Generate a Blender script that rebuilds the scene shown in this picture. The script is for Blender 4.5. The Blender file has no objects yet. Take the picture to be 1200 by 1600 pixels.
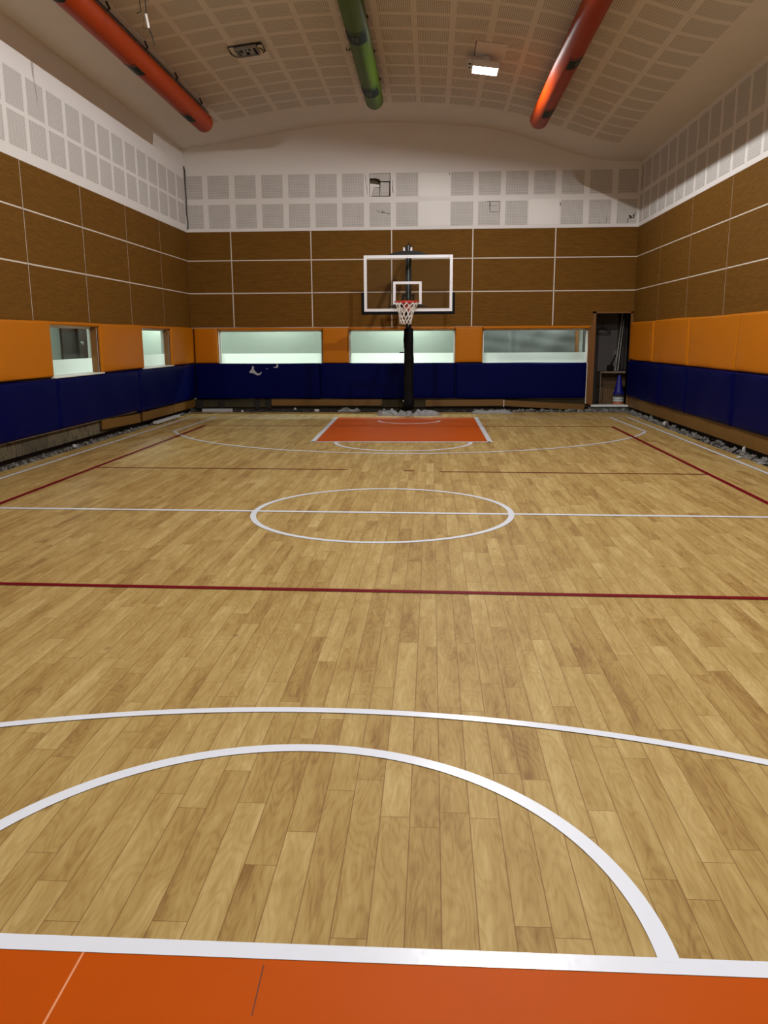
import bpy, bmesh, math, random
from mathutils import Vector, Matrix
random.seed(7)
C = bpy.context.scene.collection
PI = math.pi
S = 1.025                      # the room shell is laid out in survey units and scaled about the lens
def M(v): return Vector((v[0]*S, v[1]*S, 1.55+(v[2]-1.55)*S))

# ------------------------------------------------------------------ materials
def nodes(name):
    m = bpy.data.materials.new(name); m.use_nodes = True
    nt = m.node_tree; b = nt.nodes['Principled BSDF']
    return m, nt, b
def N(nt, t, **kw):
    n = nt.nodes.new(t)
    for k, v in kw.items():
        if k.startswith('i_'): n.inputs[k[2:].replace('_', ' ')].default_value = v
        else: setattr(n, k, v)
    return n
def math_(nt, op, a, b=None, c=None):
    n = nt.nodes.new('ShaderNodeMath'); n.operation = op
    for i, x in enumerate((a, b, c)):
        if x is None: continue
        if isinstance(x, (int, float)): n.inputs[i].default_value = x
        else: nt.links.new(x, n.inputs[i])
    return n.outputs[0]
def mixc(nt, fac, a, b, blend='MIX'):
    n = nt.nodes.new('ShaderNodeMix'); n.data_type = 'RGBA'; n.blend_type = blend
    for sock, x in ((n.inputs[0], fac), (n.inputs[6], a), (n.inputs[7], b)):
        if isinstance(x, (int, float)): sock.default_value = x
        elif isinstance(x, (tuple, list)): sock.default_value = (*x[:3], 1)
        else: nt.links.new(x, sock)
    return n.outputs[2]
def plain(name, col, rough=.6, metal=0, spec=.5, noise=0.0, nscale=8, bump=0.0, bscale=60, coat=0):
    m, nt, b = nodes(name)
    b.inputs['Base Color'].default_value = (*col, 1); b.inputs['Roughness'].default_value = rough
    b.inputs['Metallic'].default_value = metal; b.inputs['Specular IOR Level'].default_value = spec
    b.inputs['Coat Weight'].default_value = coat
    if noise or bump:
        tc = N(nt, 'ShaderNodeTexCoord')
    if noise:
        t = N(nt, 'ShaderNodeTexNoise', i_Scale=nscale, i_Detail=5.0, i_Roughness=.6)
        nt.links.new(tc.outputs['Object'], t.inputs['Vector'])
        f = math_(nt, 'MULTIPLY_ADD', t.outputs['Fac'], 2*noise, 1-noise)
        cc = N(nt, 'ShaderNodeCombineXYZ')
        for i in range(3): nt.links.new(f, cc.inputs[i])
        nt.links.new(mixc(nt, 1.0, col, cc.outputs[0], 'MULTIPLY'), b.inputs['Base Color'])
    if bump:
        t = N(nt, 'ShaderNodeTexNoise', i_Scale=bscale, i_Detail=4.0)
        nt.links.new(tc.outputs['Object'], t.inputs['Vector'])
        bp = N(nt, 'ShaderNodeBump', i_Strength=bump, i_Distance=.01)
        nt.links.new(t.outputs['Fac'], bp.inputs['Height']); nt.links.new(bp.outputs[0], b.inputs['Normal'])
    return m
def emit(name, col, s):
    m = bpy.data.materials.new(name); m.use_nodes = True; nt = m.node_tree; nt.nodes.clear()
    e = nt.nodes.new('ShaderNodeEmission'); e.inputs[0].default_value = (*col, 1); e.inputs[1].default_value = s
    o = nt.nodes.new('ShaderNodeOutputMaterial'); nt.links.new(e.outputs[0], o.inputs[0]); return m

def floor_mat():
    m, nt, b = nodes('oak_vinyl_planks'); L = nt.links
    tc = N(nt, 'ShaderNodeTexCoord'); sx = N(nt, 'ShaderNodeSeparateXYZ'); L.new(tc.outputs['Object'], sx.inputs[0])
    x, y = sx.outputs[0], sx.outputs[1]
    PW, PL = .0985, .80
    cx = math_(nt, 'DIVIDE', math_(nt, 'ADD', x, 20.0), PW); col = math_(nt, 'FLOOR', cx); fx = math_(nt, 'FRACT', cx)
    wn = N(nt, 'ShaderNodeTexWhiteNoise', noise_dimensions='1D'); L.new(col, wn.inputs['W'])
    cy = math_(nt, 'ADD', math_(nt, 'DIVIDE', math_(nt, 'ADD', y, 20.0), PL), wn.outputs['Value'])
    row = math_(nt, 'FLOOR', cy); fy = math_(nt, 'FRACT', cy)
    w2 = N(nt, 'ShaderNodeTexWhiteNoise', noise_dimensions='2D')
    cv = N(nt, 'ShaderNodeCombineXYZ'); L.new(col, cv.inputs[0]); L.new(row, cv.inputs[1]); L.new(cv.outputs[0], w2.inputs['Vector'])
    rnd = w2.outputs['Value']
    # grain space: stretched along the plank, shifted per plank
    gv = N(nt, 'ShaderNodeCombineXYZ')
    L.new(math_(nt, 'MULTIPLY_ADD', rnd, 37.0, x), gv.inputs[0]); L.new(math_(nt, 'MULTIPLY_ADD', rnd, 91.0, math_(nt, 'MULTIPLY', y, .14)), gv.inputs[1])
    n1 = N(nt, 'ShaderNodeTexNoise', i_Scale=26.0, i_Detail=6.0, i_Roughness=.62, i_Distortion=1.2); L.new(gv.outputs[0], n1.inputs['Vector'])
    gv2 = N(nt, 'ShaderNodeCombineXYZ'); L.new(math_(nt, 'MULTIPLY_ADD', rnd, 11.0, x), gv2.inputs[0]); L.new(math_(nt, 'MULTIPLY_ADD', rnd, 23.0, math_(nt, 'MULTIPLY', y, .05)), gv2.inputs[1])
    n2 = N(nt, 'ShaderNodeTexNoise', i_Scale=150.0, i_Detail=3.0, i_Roughness=.7); L.new(gv2.outputs[0], n2.inputs['Vector'])
    n3 = N(nt, 'ShaderNodeTexNoise', i_Scale=11.0, i_Detail=3.0, i_Distortion=.6); L.new(gv.outputs[0], n3.inputs['Vector'])
    # cathedral figure: contour lines of a slow noise
    gv3 = N(nt, 'ShaderNodeCombineXYZ'); L.new(math_(nt, 'MULTIPLY_ADD', rnd, 53.0, x), gv3.inputs[0]); L.new(math_(nt, 'MULTIPLY_ADD', rnd, 17.0, math_(nt, 'MULTIPLY', y, .22)), gv3.inputs[1])
    n4 = N(nt, 'ShaderNodeTexNoise', i_Scale=9.0, i_Detail=1.5); L.new(gv3.outputs[0], n4.inputs['Vector'])
    rings = math_(nt, 'POWER', math_(nt, 'ABSOLUTE', math_(nt, 'SINE', math_(nt, 'MULTIPLY', n4.outputs['Fac'], 46.0))), 4.0)
    g = math_(nt, 'MULTIPLY_ADD', n1.outputs['Fac'], .62, math_(nt, 'MULTIPLY', n2.outputs['Fac'], .40))
    g = math_(nt, 'ADD', g, math_(nt, 'MULTIPLY', rings, -.10))
    g = math_(nt, 'ADD', g, math_(nt, 'MULTIPLY_ADD', rnd, .29, -.145))
    g = math_(nt, 'ADD', g, math_(nt, 'MULTIPLY_ADD', n3.outputs['Fac'], .85, -.44))
    cr = N(nt, 'ShaderNodeValToRGB'); L.new(g, cr.inputs[0])
    e = cr.color_ramp.elements
    e[0].position = .08; e[0].color = (.235, .13, .042, 1)
    e[1].position = .92; e[1].color = (.56, .43, .20, 1)
    k = e.new(.36); k.color = (.36, .24, .080, 1)
    k = e.new(.6); k.color = (.44, .315, .120, 1)
    # knots
    kv = N(nt, 'ShaderNodeCombineXYZ'); L.new(x, kv.inputs[0]); L.new(math_(nt, 'MULTIPLY', y, .55), kv.inputs[1])
    vo = N(nt, 'ShaderNodeTexVoronoi', i_Scale=4.2); L.new(kv.outputs[0], vo.inputs['Vector'])
    knot = math_(nt, 'SUBTRACT', 1.0, math_(nt, 'SMOOTH_MIN', math_(nt, 'DIVIDE', vo.outputs['Distance'], .085), 1.0, .25))
    c = mixc(nt, math_(nt, 'MULTIPLY', math_(nt, 'MAXIMUM', knot, 0.0), .75), cr.outputs[0], (.2, .09, .03))
    # seams
    ex = math_(nt, 'MINIMUM', fx, math_(nt, 'SUBTRACT', 1.0, fx)); ey = math_(nt, 'MINIMUM', fy, math_(nt, 'SUBTRACT', 1.0, fy))
    s1 = math_(nt, 'LESS_THAN', ex, .0016/PW); s2 = math_(nt, 'LESS_THAN', ey, .0015/PL)
    seam = math_(nt, 'MAXIMUM', s1, s2)
    c = mixc(nt, math_(nt, 'MULTIPLY', seam, .72), c, (.16, .075, .025))
    L.new(c, b.inputs['Base Color'])
    b.inputs['Roughness'].default_value = .5; b.inputs['Specular IOR Level'].default_value = .09
    bp = N(nt, 'ShaderNodeBump', i_Strength=.12, i_Distance=.002); L.new(math_(nt, 'SUBTRACT', n2.outputs['Fac'], seam), bp.inputs['Height']); L.new(bp.outputs[0], b.inputs['Normal'])
    return m

def perf_mat(name, base, hole, pitch=.0215, r=.30, tiles=None):
    """perforated board; UV is in metres. tiles=(u0,mu,wu,u1, v1,mv,wv) draws the boards into one surface."""
    m, nt, b = nodes(name); L = nt.links
    uv = N(nt, 'ShaderNodeUVMap'); 
    vo = N(nt, 'ShaderNodeTexVoronoi', voronoi_dimensions='2D', i_Scale=1/pitch, i_Randomness=0.0); L.new(uv.outputs[0], vo.inputs['Vector'])
    dot = math_(nt, 'LESS_THAN', vo.outputs['Distance'], r)
    if tiles:
        u0, mu, wu, u1, v1, mv, wv = tiles
        sx = N(nt, 'ShaderNodeSeparateXYZ'); L.new(uv.outputs[0], sx.inputs[0])
        u, v = sx.outputs[0], sx.outputs[1]
        fu = math_(nt, 'FRACT', math_(nt, 'DIVIDE', math_(nt, 'SUBTRACT', u, u0), mu))
        fv = math_(nt, 'FRACT', math_(nt, 'DIVIDE', math_(nt, 'SUBTRACT', v1, v), mv))
        k = math_(nt, 'MULTIPLY', math_(nt, 'LESS_THAN', fu, wu/mu), math_(nt, 'LESS_THAN', fv, wv/mv))
        k = math_(nt, 'MULTIPLY', k, math_(nt, 'MULTIPLY', math_(nt, 'GREATER_THAN', u, u0), math_(nt, 'LESS_THAN', u, u1)))
        k = math_(nt, 'MULTIPLY', k, math_(nt, 'LESS_THAN', v, v1))
        dot = math_(nt, 'MULTIPLY', dot, k)
    tn = N(nt, 'ShaderNodeTexNoise', i_Scale=2.5, i_Detail=4.0); L.new(uv.outputs[0], tn.inputs['Vector'])
    bc = mixc(nt, math_(nt, 'MULTIPLY', tn.outputs['Fac'], .35), base, tuple(x*.78 for x in base))
    L.new(mixc(nt, dot, bc, hole), b.inputs['Base Color'])
    b.inputs['Roughness'].default_value = .8; b.inputs['Specular IOR Level'].default_value = .2
    return m

def cladding_mat():
    m, nt, b = nodes('woven_wood_cladding'); L = nt.links
    tc = N(nt, 'ShaderNodeTexCoord'); mp = N(nt, 'ShaderNodeMapping'); L.new(tc.outputs['Object'], mp.inputs[0]); mp.inputs['Scale'].default_value = (5, 5, 95)
    n1 = N(nt, 'ShaderNodeTexNoise', i_Scale=1.0, i_Detail=4.0, i_Roughness=.7); L.new(mp.outputs[0], n1.inputs['Vector'])
    mp2 = N(nt, 'ShaderNodeMapping'); L.new(tc.outputs['Object'], mp2.inputs[0]); mp2.inputs['Scale'].default_value = (45, 45, 45)
    n2 = N(nt, 'ShaderNodeTexNoise', i_Scale=1.0, i_Detail=2.0); L.new(mp2.outputs[0], n2.inputs['Vector'])
    f = math_(nt, 'MULTIPLY_ADD', n1.outputs['Fac'], .8, math_(nt, 'MULTIPLY', n2.outputs['Fac'], .2))
    cr = N(nt, 'ShaderNodeValToRGB'); L.new(f, cr.inputs[0]); e = cr.color_ramp.elements
    e[0].position = .3; e[0].color = (.092, .039, .004, 1); e[1].position = .72; e[1].color = (.205, .095, .013, 1)
    L.new(cr.outputs[0], b.inputs['Base Color']); b.inputs['Roughness'].default_value = .7; b.inputs['Specular IOR Level'].default_value = .12
    bp = N(nt, 'ShaderNodeBump', i_Strength=.15, i_Distance=.002); L.new(n1.outputs['Fac'], bp.inputs['Height']); L.new(bp.outputs[0], b.inputs['Normal'])
    return m
def wood_mat(name, c0, c1, axis=2, rough=.5):
    m, nt, b = nodes(name); L = nt.links
    tc = N(nt, 'ShaderNodeTexCoord'); mp = N(nt, 'ShaderNodeMapping'); L.new(tc.outputs['Object'], mp.inputs[0])
    sc = [40, 40, 40]; sc[axis] = 2.5; mp.inputs['Scale'].default_value = sc
    n1 = N(nt, 'ShaderNodeTexNoise', i_Scale=1.0, i_Detail=5.0, i_Distortion=.4); L.new(mp.outputs[0], n1.inputs['Vector'])
    L.new(mixc(nt, n1.outputs['Fac'], c0, c1), b.inputs['Base Color']); b.inputs['Roughness'].default_value = rough
    return m
def brick_mat():
    m, nt, b = nodes('bare_masonry'); L = nt.links
    uv = N(nt, 'ShaderNodeUVMap'); br = N(nt, 'ShaderNodeTexBrick', i_Scale=1.0)
    L.new(uv.outputs[0], br.inputs['Vector'])
    br.inputs['Color1'].default_value = (.16, .12, .05, 1); br.inputs['Color2'].default_value = (.07, .052, .022, 1); br.inputs['Mortar'].default_value = (.05, .038, .02, 1)
    br.inputs['Brick Width'].default_value = .66; br.inputs['Row Height'].default_value = .8; br.inputs['Mortar Size'].default_value = .007
    n = N(nt, 'ShaderNodeTexNoise', i_Scale=22.0, i_Detail=6.0, i_Roughness=.7); L.new(uv.outputs[0], n.inputs['Vector'])
    mp = N(nt, 'ShaderNodeMapping'); L.new(uv.outputs[0], mp.inputs[0]); mp.inputs['Scale'].default_value = (26, 5, 1)
    n2 = N(nt, 'ShaderNodeTexNoise', i_Scale=1.0, i_Detail=3.0); L.new(mp.outputs[0], n2.inputs['Vector'])
    st = math_(nt, 'GREATER_THAN', n2.outputs['Fac'], .57)
    c = mixc(nt, math_(nt, 'MULTIPLY', st, .85), br.outputs[0], (.035, .028, .015))
    c = mixc(nt, .55, c, n.outputs['Color'], 'OVERLAY')
    hs = N(nt, 'ShaderNodeHueSaturation', i_Saturation=.8); L.new(c, hs.inputs['Color'])
    L.new(hs.outputs[0], b.inputs['Base Color']); b.inputs['Roughness'].default_value = .9
    bp = N(nt, 'ShaderNodeBump', i_Strength=.6, i_Distance=.02); L.new(n.outputs['Fac'], bp.inputs['Height']); L.new(bp.outputs[0], b.inputs['Normal'])
    return m
def glass_mat(name, gl=.14, tint=(1, 1, 1)):
    m = bpy.data.materials.new(name); m.use_nodes = True; nt = m.node_tree; nt.nodes.clear()
    t = N(nt, 'ShaderNodeBsdfTransparent'); t.inputs[0].default_value = (*tint, 1)
    g = N(nt, 'ShaderNodeBsdfGlossy'); g.inputs['Roughness'].default_value = .02
    fr = N(nt, 'ShaderNodeLayerWeight', i_Blend=.5)
    mx = N(nt, 'ShaderNodeMixShader'); o = N(nt, 'ShaderNodeOutputMaterial')
    f = math_(nt, 'MULTIPLY_ADD', math_(nt, 'POWER', fr.outputs['Facing'], 4.0), gl, .008)
    nt.links.new(f, mx.inputs[0]); nt.links.new(t.outputs[0], mx.inputs[1]); nt.links.new(g.outputs[0], mx.inputs[2]); nt.links.new(mx.outputs[0], o.inputs[0])
    return m
def film_mat(name, col, clear=.35):
    m = bpy.data.materials.new(name); m.use_nodes = True; nt = m.node_tree; nt.nodes.clear()
    t = N(nt, 'ShaderNodeBsdfTransparent'); tr = N(nt, 'ShaderNodeBsdfTranslucent'); tr.inputs[0].default_value = (*col, 1)
    d = N(nt, 'ShaderNodeBsdfDiffuse'); d.inputs[0].default_value = (*col, 1)
    m1 = N(nt, 'ShaderNodeMixShader'); m1.inputs[0].default_value = .15
    m2 = N(nt, 'ShaderNodeMixShader'); m2.inputs[0].default_value = clear; o = N(nt, 'ShaderNodeOutputMaterial')
    nt.links.new(tr.outputs[0], m1.inputs[1]); nt.links.new(d.outputs[0], m1.inputs[2])
    nt.links.new(m1.outputs[0], m2.inputs[1]); nt.links.new(t.outputs[0], m2.inputs[2]); nt.links.new(m2.outputs[0], o.inputs[0])
    return m

PLASTER = (.74, .72, .71)
MAT = dict(
    floor=floor_mat(),
    line=plain('white_court_paint', (.76, .82, .93), .26, spec=.5, bump=.05, bscale=35),
    maroon=plain('maroon_court_paint', (.15, .0025, .009), .5, spec=.05),
    key=plain('orange_court_paint', (.47, .075, .001), .5, noise=.06, nscale=4, spec=.08),
    seamlight=plain('pale_vinyl_weld', (.75, .3, .14), .5), seamdark=plain('dark_vinyl_joint', (.09, .015, .003), .5),
    plaster=plain('white_wall_plaster', PLASTER, .75, noise=.05, nscale=1.6, spec=.25, bump=.04, bscale=40),
    patch=plain('fresh_filler_plaster', (.80, .79, .78), .8, noise=.03, nscale=3),
    tile=perf_mat('perforated_wall_board', (.70, .68, .66), (.16, .15, .14)),
    ceil=perf_mat('perforated_vault_plaster', (.74, .71, .67), (.2, .18, .16), .025, .31, (-4.498, .533, .45, 3.41, 16.46, .537, .432)),
    clad=cladding_mat(),
    seam=plain('white_seam_strip', (.72, .66, .58), .5),
    orange=plain('orange_pad_vinyl', (.50, .155, .0005), .5, noise=.05, nscale=2.5, bump=.10, bscale=14, spec=.2),
    navy=plain('navy_pad_vinyl', (.0007, .0018, .054), .5, noise=.12, nscale=3, bump=.10, bscale=12, spec=.05),
    foam=plain('torn_pad_foam', (.42, .42, .44), .9),
    skirt=wood_mat('skirting_veneer', (.135, .06, .006), (.20, .095, .012), 0),
    skirty=wood_mat('skirting_veneer_side', (.135, .06, .006), (.20, .095, .012), 1),
    casing=wood_mat('door_casing_veneer', (.14, .05, .005), (.20, .08, .010), 2),
    brick=brick_mat(),
    concrete=plain('broken_concrete', (.15, .145, .135), .95, noise=1.0, nscale=13, bump=.5, bscale=40),
    subfloor=plain('dark_subfloor', (.05, .042, .035), .95, noise=.4, nscale=6),
    dark=plain('dark_void', (.018, .014, .012), .95),
    shadebase=plain('shaded_base_masonry', (.045, .034, .013), .9, noise=.4, nscale=7), white=plain('white_debris', (.46, .46, .48), .7, noise=.1, nscale=20),  # back wall base: dim light painted in as a darker masonry colour
    sheet=plain('crumpled_white_sheet', (.27, .275, .29), .55, noise=.1, nscale=9, bump=.3, bscale=30),
    black=plain('black_vinyl', (.003, .003, .0035), .6, spec=.12), blacksteel=plain('black_steel', (.005, .005, .006), .45, spec=.25),
    bbframe=plain('backboard_white_paint', (.78, .79, .83), .35), bbglass=glass_mat('backboard_glass', tint=(.93, .95, .95)),
    rim=plain('orange_red_rim', (.62, .035, .018), .38), net=plain('white_net_cord', (.80, .77, .71), .85),
    redduct=plain('red_duct_fabric', (.31, .032, .0008), .45, spec=.16), greenduct=plain('green_duct_fabric', (.052, .105, .004), .45, spec=.16),
    logo=plain('dark_green_duct_print', (.002, .012, .008), .5, spec=.1), logotxt=plain('pale_duct_print', (.10, .15, .13), .5),
    winframe=plain('window_frame_paint', (.60, .62, .58), .5), glass=glass_mat('window_glass', tint=(.90, .95, .92)), film=film_mat('frosted_window_film', (.94, .96, .93), .22),
    corridor=plain('pale_green_corridor_paint', (.31, .345, .31), .8, noise=.05, nscale=1.3), corrfloor=plain('corridor_floor', (.5, .5, .46), .6),
    tarp=plain('grey_plastic_tarp', (.135, .145, .148), .55, noise=.08, nscale=4), browndoor=plain('dark_brown_door_paint', (.03, .011, .008), .5, spec=.08),
    post=wood_mat('orange_brown_post_wood', (.34, .14, .05), (.42, .2, .08), 2), whitepaint=plain('white_door_paint', (.75, .8, .76), .5),
    housing=plain('white_lamp_housing', (.6, .6, .58), .4), lens=emit('glowing_lens', (1, .97, .92), 90),
    steel=plain('grey_steel', (.35, .35, .34), .45, metal=.7), wire=plain('black_cable', (.015, .012, .01), .6), cablew=plain('white_plastic', (.72, .72, .7), .5),
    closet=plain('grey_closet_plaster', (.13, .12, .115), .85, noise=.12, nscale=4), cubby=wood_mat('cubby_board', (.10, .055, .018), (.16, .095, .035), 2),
    cubbyedge=plain('cubby_edge_band', (.2, .15, .11), .6), blue=plain('blue_cone_plastic', (.008, .008, .2), .45), orangec=plain('orange_cone_plastic', (.5, .14, .06), .5),
    whitec=plain('white_cone_plastic', (.5, .55, .56), .5), cloth=plain('dark_grey_cloth', (.035, .03, .028), .9), pole=plain('pale_pole', (.5, .47, .42), .5),
)

# ------------------------------------------------------------------ mesh helpers
def bmnew(): return bmesh.new()
def box(bm, x0, x1, y0, y1, z0, z1):
    v = [bm.verts.new(p) for p in ((x0,y0,z0),(x1,y0,z0),(x1,y1,z0),(x0,y1,z0),(x0,y0,z1),(x1,y0,z1),(x1,y1,z1),(x0,y1,z1))]
    for f in ((3,2,1,0),(4,5,6,7),(0,1,5,4),(1,2,6,5),(2,3,7,6),(3,0,4,7)): bm.faces.new([v[i] for i in f])
    return v
def bbox(bm, x0, x1, y0, y1, z0, z1, r=.006, seg=2):
    """bevelled box"""
    t = bmnew(); box(t, x0, x1, y0, y1, z0, z1)
    bmesh.ops.bevel(t, geom=t.edges[:]+t.verts[:], offset=r, segments=seg, profile=.5, affect='EDGES', clamp_overlap=True)
    merge(bm, t)
def merge(bm, t, mat=None):
    mp = {}
    for v in t.verts: mp[v] = bm.verts.new(mat @ v.co if mat else v.co)
    for f in t.faces:
        try: bm.faces.new([mp[v] for v in f.verts])
        except ValueError: pass
    t.free()
def tube(bm, pts, r, n=8, caps=True):
    pts = [Vector(p) for p in pts]; rings = []
    up = None
    for i, p in enumerate(pts):
        d = (pts[min(i+1, len(pts)-1)] - pts[max(i-1, 0)]).normalized()
        if up is None: up = Vector((0,0,1)) if abs(d.z) < .9 else Vector((1,0,0))
        a = d.cross(up).normalized(); b = a.cross(d).normalized(); up = b
        rr = r[i] if isinstance(r, (list, tuple)) else r
        rings.append([bm.verts.new(p + (a*math.cos(t) + b*math.sin(t))*rr) for t in (2*PI*k/n for k in range(n))])
    for A, B in zip(rings, rings[1:]):
        for k in range(n): bm.faces.new((A[k], A[(k+1)%n], B[(k+1)%n], B[k]))
    if caps: bm.faces.new(rings[0][::-1]); bm.faces.new(rings[-1])
def lathe(bm, prof, c=(0,0,0), n=24):
    rings = []
    for r, z in prof:
        rings.append([bm.verts.new((c[0]+r*math.cos(2*PI*k/n), c[1]+r*math.sin(2*PI*k/n), c[2]+z)) for k in range(n)])
    for A, B in zip(rings, rings[1:]):
        for k in range(n): bm.faces.new((A[k], A[(k+1)%n], B[(k+1)%n], B[k]))
    if prof[0][0] > 1e-4: bm.faces.new(rings[0][::-1])
    if prof[-1][0] > 1e-4: bm.faces.new(rings[-1])
def prism(bm, poly, ax, a0, a1):
    """poly in the two other axes, extruded along ax"""
    def P(u, v, a): return {0:(a,u,v), 1:(u,a,v), 2:(u,v,a)}[ax]
    A = [bm.verts.new(P(u, v, a0)) for u, v in poly]; B = [bm.verts.new(P(u, v, a1)) for u, v in poly]
    bm.faces.new(A); bm.faces.new(B[::-1]); n = len(A)
    for k in range(n): bm.faces.new((A[k], B[k], B[(k+1)%n], A[(k+1)%n]))
def obj(name, bm, mat, parent=None, scaled=True, smooth=False, uv=None):
    """link one mesh; verts come in world (survey) coordinates; origin at the base centre, or at the parent's origin"""
    if scaled:
        pass
    lay = None
    if uv:
        lay = bm.loops.layers.uv.new('UVMap')
        for f in bm.faces:
            for l in f.loops: l[lay].uv = uv(l.vert.co, f)
    if scaled:
        for v in bm.verts: v.co = M(v.co)
    bmesh.ops.recalc_face_normals(bm, faces=bm.faces[:])
    me = bpy.data.meshes.new(name)
    if parent is not None:
        pw = WL_[parent.name]; off = pw
    else:
        lo = Vector((min(v.co[i] for v in bm.verts) for i in range(3))); hi = Vector((max(v.co[i] for v in bm.verts) for i in range(3)))
        off = Vector(((lo.x+hi.x)/2, (lo.y+hi.y)/2, lo.z))
    for v in bm.verts: v.co -= off
    bm.to_mesh(me); bm.free()
    if isinstance(mat, (list, tuple)):
        for x in mat: me.materials.append(MAT[x])
    else: me.materials.append(MAT[mat])
    if smooth:
        for p in me.polygons: p.use_smooth = True
    o = bpy.data.objects.new(name, me); C.objects.link(o)
    if parent is not None: o.parent = parent
    else: o.location = off
    WL_[o.name] = off.copy()
    return o
WL_ = {}
def tag(o, label, cat, group=None, kind=None):
    if label: o['label'] = label
    if cat: o['category'] = cat
    if group: o['group'] = group
    if kind: o['kind'] = kind
    return o
def empty(name, loc, label, cat, group=None, scaled=True):
    o = bpy.data.objects.new(name, None); C.objects.link(o); o.empty_display_size = .1
    o.location = M(loc) if scaled else Vector(loc); WL_[o.name] = Vector(o.location)
    return tag(o, label, cat, group)
def struct(name, bm, mat, **kw):
    o = obj(name, bm, mat, **kw); o['kind'] = 'structure'; return o
def copy_tree(o, parent=None):
    c = o.copy(); C.objects.link(c)
    if parent is not None: c.parent = parent
    for ch in list(o.children): copy_tree(ch, c)
    return c

def wall_slab(ax, a, b_, us, zs, holes):
    """slab between a and b_ on axis ax (0: x, 1: y); us,zs cover; holes (u0,u1,z0,z1) cut right through"""
    bm = bmnew()
    U = sorted(set([us[0], us[1]] + [h[i] for h in holes for i in (0, 1)])); Z = sorted(set([zs[0], zs[1]] + [h[i] for h in holes for i in (2, 3)]))
    U = [u for u in U if us[0] <= u <= us[1]]; Z = [z for z in Z if zs[0] <= z <= zs[1]]
    V = {}
    def P(u, z, d):
        k = (u, z, d)
        if k not in V: V[k] = bm.verts.new((d, u, z) if ax == 0 else (u, d, z))
        return V[k]
    solid = lambda i, j: 0 <= i < len(U)-1 and 0 <= j < len(Z)-1 and not any(h[0]-1e-6 <= U[i] and U[i+1] <= h[1]+1e-6 and h[2]-1e-6 <= Z[j] and Z[j+1] <= h[3]+1e-6 for h in holes)
    for i in range(len(U)-1):
        for j in range(len(Z)-1):
            if not solid(i, j): continue
            u0, u1, z0, z1 = U[i], U[i+1], Z[j], Z[j+1]
            for d in (a, b_): bm.faces.new((P(u0,z0,d), P(u1,z0,d), P(u1,z1,d), P(u0,z1,d)))
            for di, dj, q in ((-1,0,((u0,z0),(u0,z1))), (1,0,((u1,z0),(u1,z1))), (0,-1,((u0,z0),(u1,z0))), (0,1,((u0,z1),(u1,z1)))):
                if not solid(i+di, j+dj): bm.faces.new((P(*q[0],a), P(*q[1],a), P(*q[1],b_), P(*q[0],b_)))
    return bm

# ------------------------------------------------------------------ camera
F, PITCH, YAW, ROLL = 1285.12, .20726, .05809, .00501
cp, sp, cy, sy = math.cos(PITCH), math.sin(PITCH), math.cos(YAW), math.sin(YAW)
fwd = Vector((-sy*cp, cy*cp, -sp)); rt = Vector((cy, sy, 0)); dn = Vector((sy*sp, -cy*sp, -cp))
cr_, sr_ = math.cos(ROLL), math.sin(ROLL)
right = cr_*rt + sr_*dn; down = -sr_*rt + cr_*dn
cam = bpy.data.cameras.new('camera'); co = bpy.data.objects.new('camera', cam); C.objects.link(co)
R3 = Matrix((right, -down, -fwd)).transposed()
co.matrix_world = Matrix.Translation((0, 0, 1.55)) @ R3.to_4x4()
cam.sensor_fit = 'VERTICAL'; cam.sensor_height = 24.0; cam.lens = F/1600*24.0; cam.clip_start = .02; cam.clip_end = 100
bpy.context.scene.camera = co

# ------------------------------------------------------------------ room planes (survey units)
WL, WR, WY, WN = -5.192, 4.209, 17.941, -4.0
CX = -.43                                                        # court axis
# ---- floor
bm = bmnew(); box(bm, -5.20, 4.10, -3.9, 17.82, -.03, 0)
floor = struct('floor', bm, 'floor', scaled=False)
bm = bmnew(); box(bm, -5.9, 4.9, -4.6, 18.9, -.28, -.12); struct('floor_subfloor', bm, 'subfloor', scaled=False)
def flat(bm, poly, z):
    bm.faces.new([bm.verts.new((x, y, z)) for x, y in poly])
def strip(bm, x0, y0, x1, y1, w, z):
    d = Vector((x1-x0, y1-y0)).normalized(); n = Vector((-d.y, d.x))*w/2
    flat(bm, [(x0+n.x, y0+n.y), (x1+n.x, y1+n.y), (x1-n.x, y1-n.y), (x0-n.x, y0-n.y)], z)
def arc(bm, cx, cy, r0, r1, a0, a1, z, n=96):
    for k in range(n):
        t0, t1 = a0+(a1-a0)*k/n, a0+(a1-a0)*(k+1)/n
        flat(bm, [(cx+r0*math.cos(t0), cy+r0*math.sin(t0)), (cx+r1*math.cos(t0), cy+r1*math.sin(t0)), (cx+r1*math.cos(t1), cy+r1*math.sin(t1)), (cx+r0*math.cos(t1), cy+r0*math.sin(t1))], z)
ZK = [0]
def mark(name, bm, mat, label):
    ZK[0] += 1
    for v in bm.verts: v.co.z += ZK[0]*.00012
    bmesh.ops.remove_doubles(bm, verts=bm.verts[:], dist=1e-5)
    o = obj(name, bm, mat, floor, scaled=False); o['label'] = label; return o
Z1, Z2, Z3 = .0010, .0016, .0020
bm = bmnew(); flat(bm, [(-1.86, 12.64), (.89, 12.64), (.89, 16.62), (-1.89, 16.62)], Z1)
mark('key_area', bm, 'key', 'orange painted key under the hoop')
bm = bmnew(); flat(bm, [(-1.95, -2.2), (.95, -2.2), (.95, 1.80), (-1.95, 1.80)], Z1)
mark('key_area', bm, 'key', 'orange painted key at the near end')
bm = bmnew(); strip(bm, -.889, 1.80, -.884, 1.2, .006, Z2); mark('vinyl_weld', bm, 'seamlight', 'pale weld seam in the orange vinyl')
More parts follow.
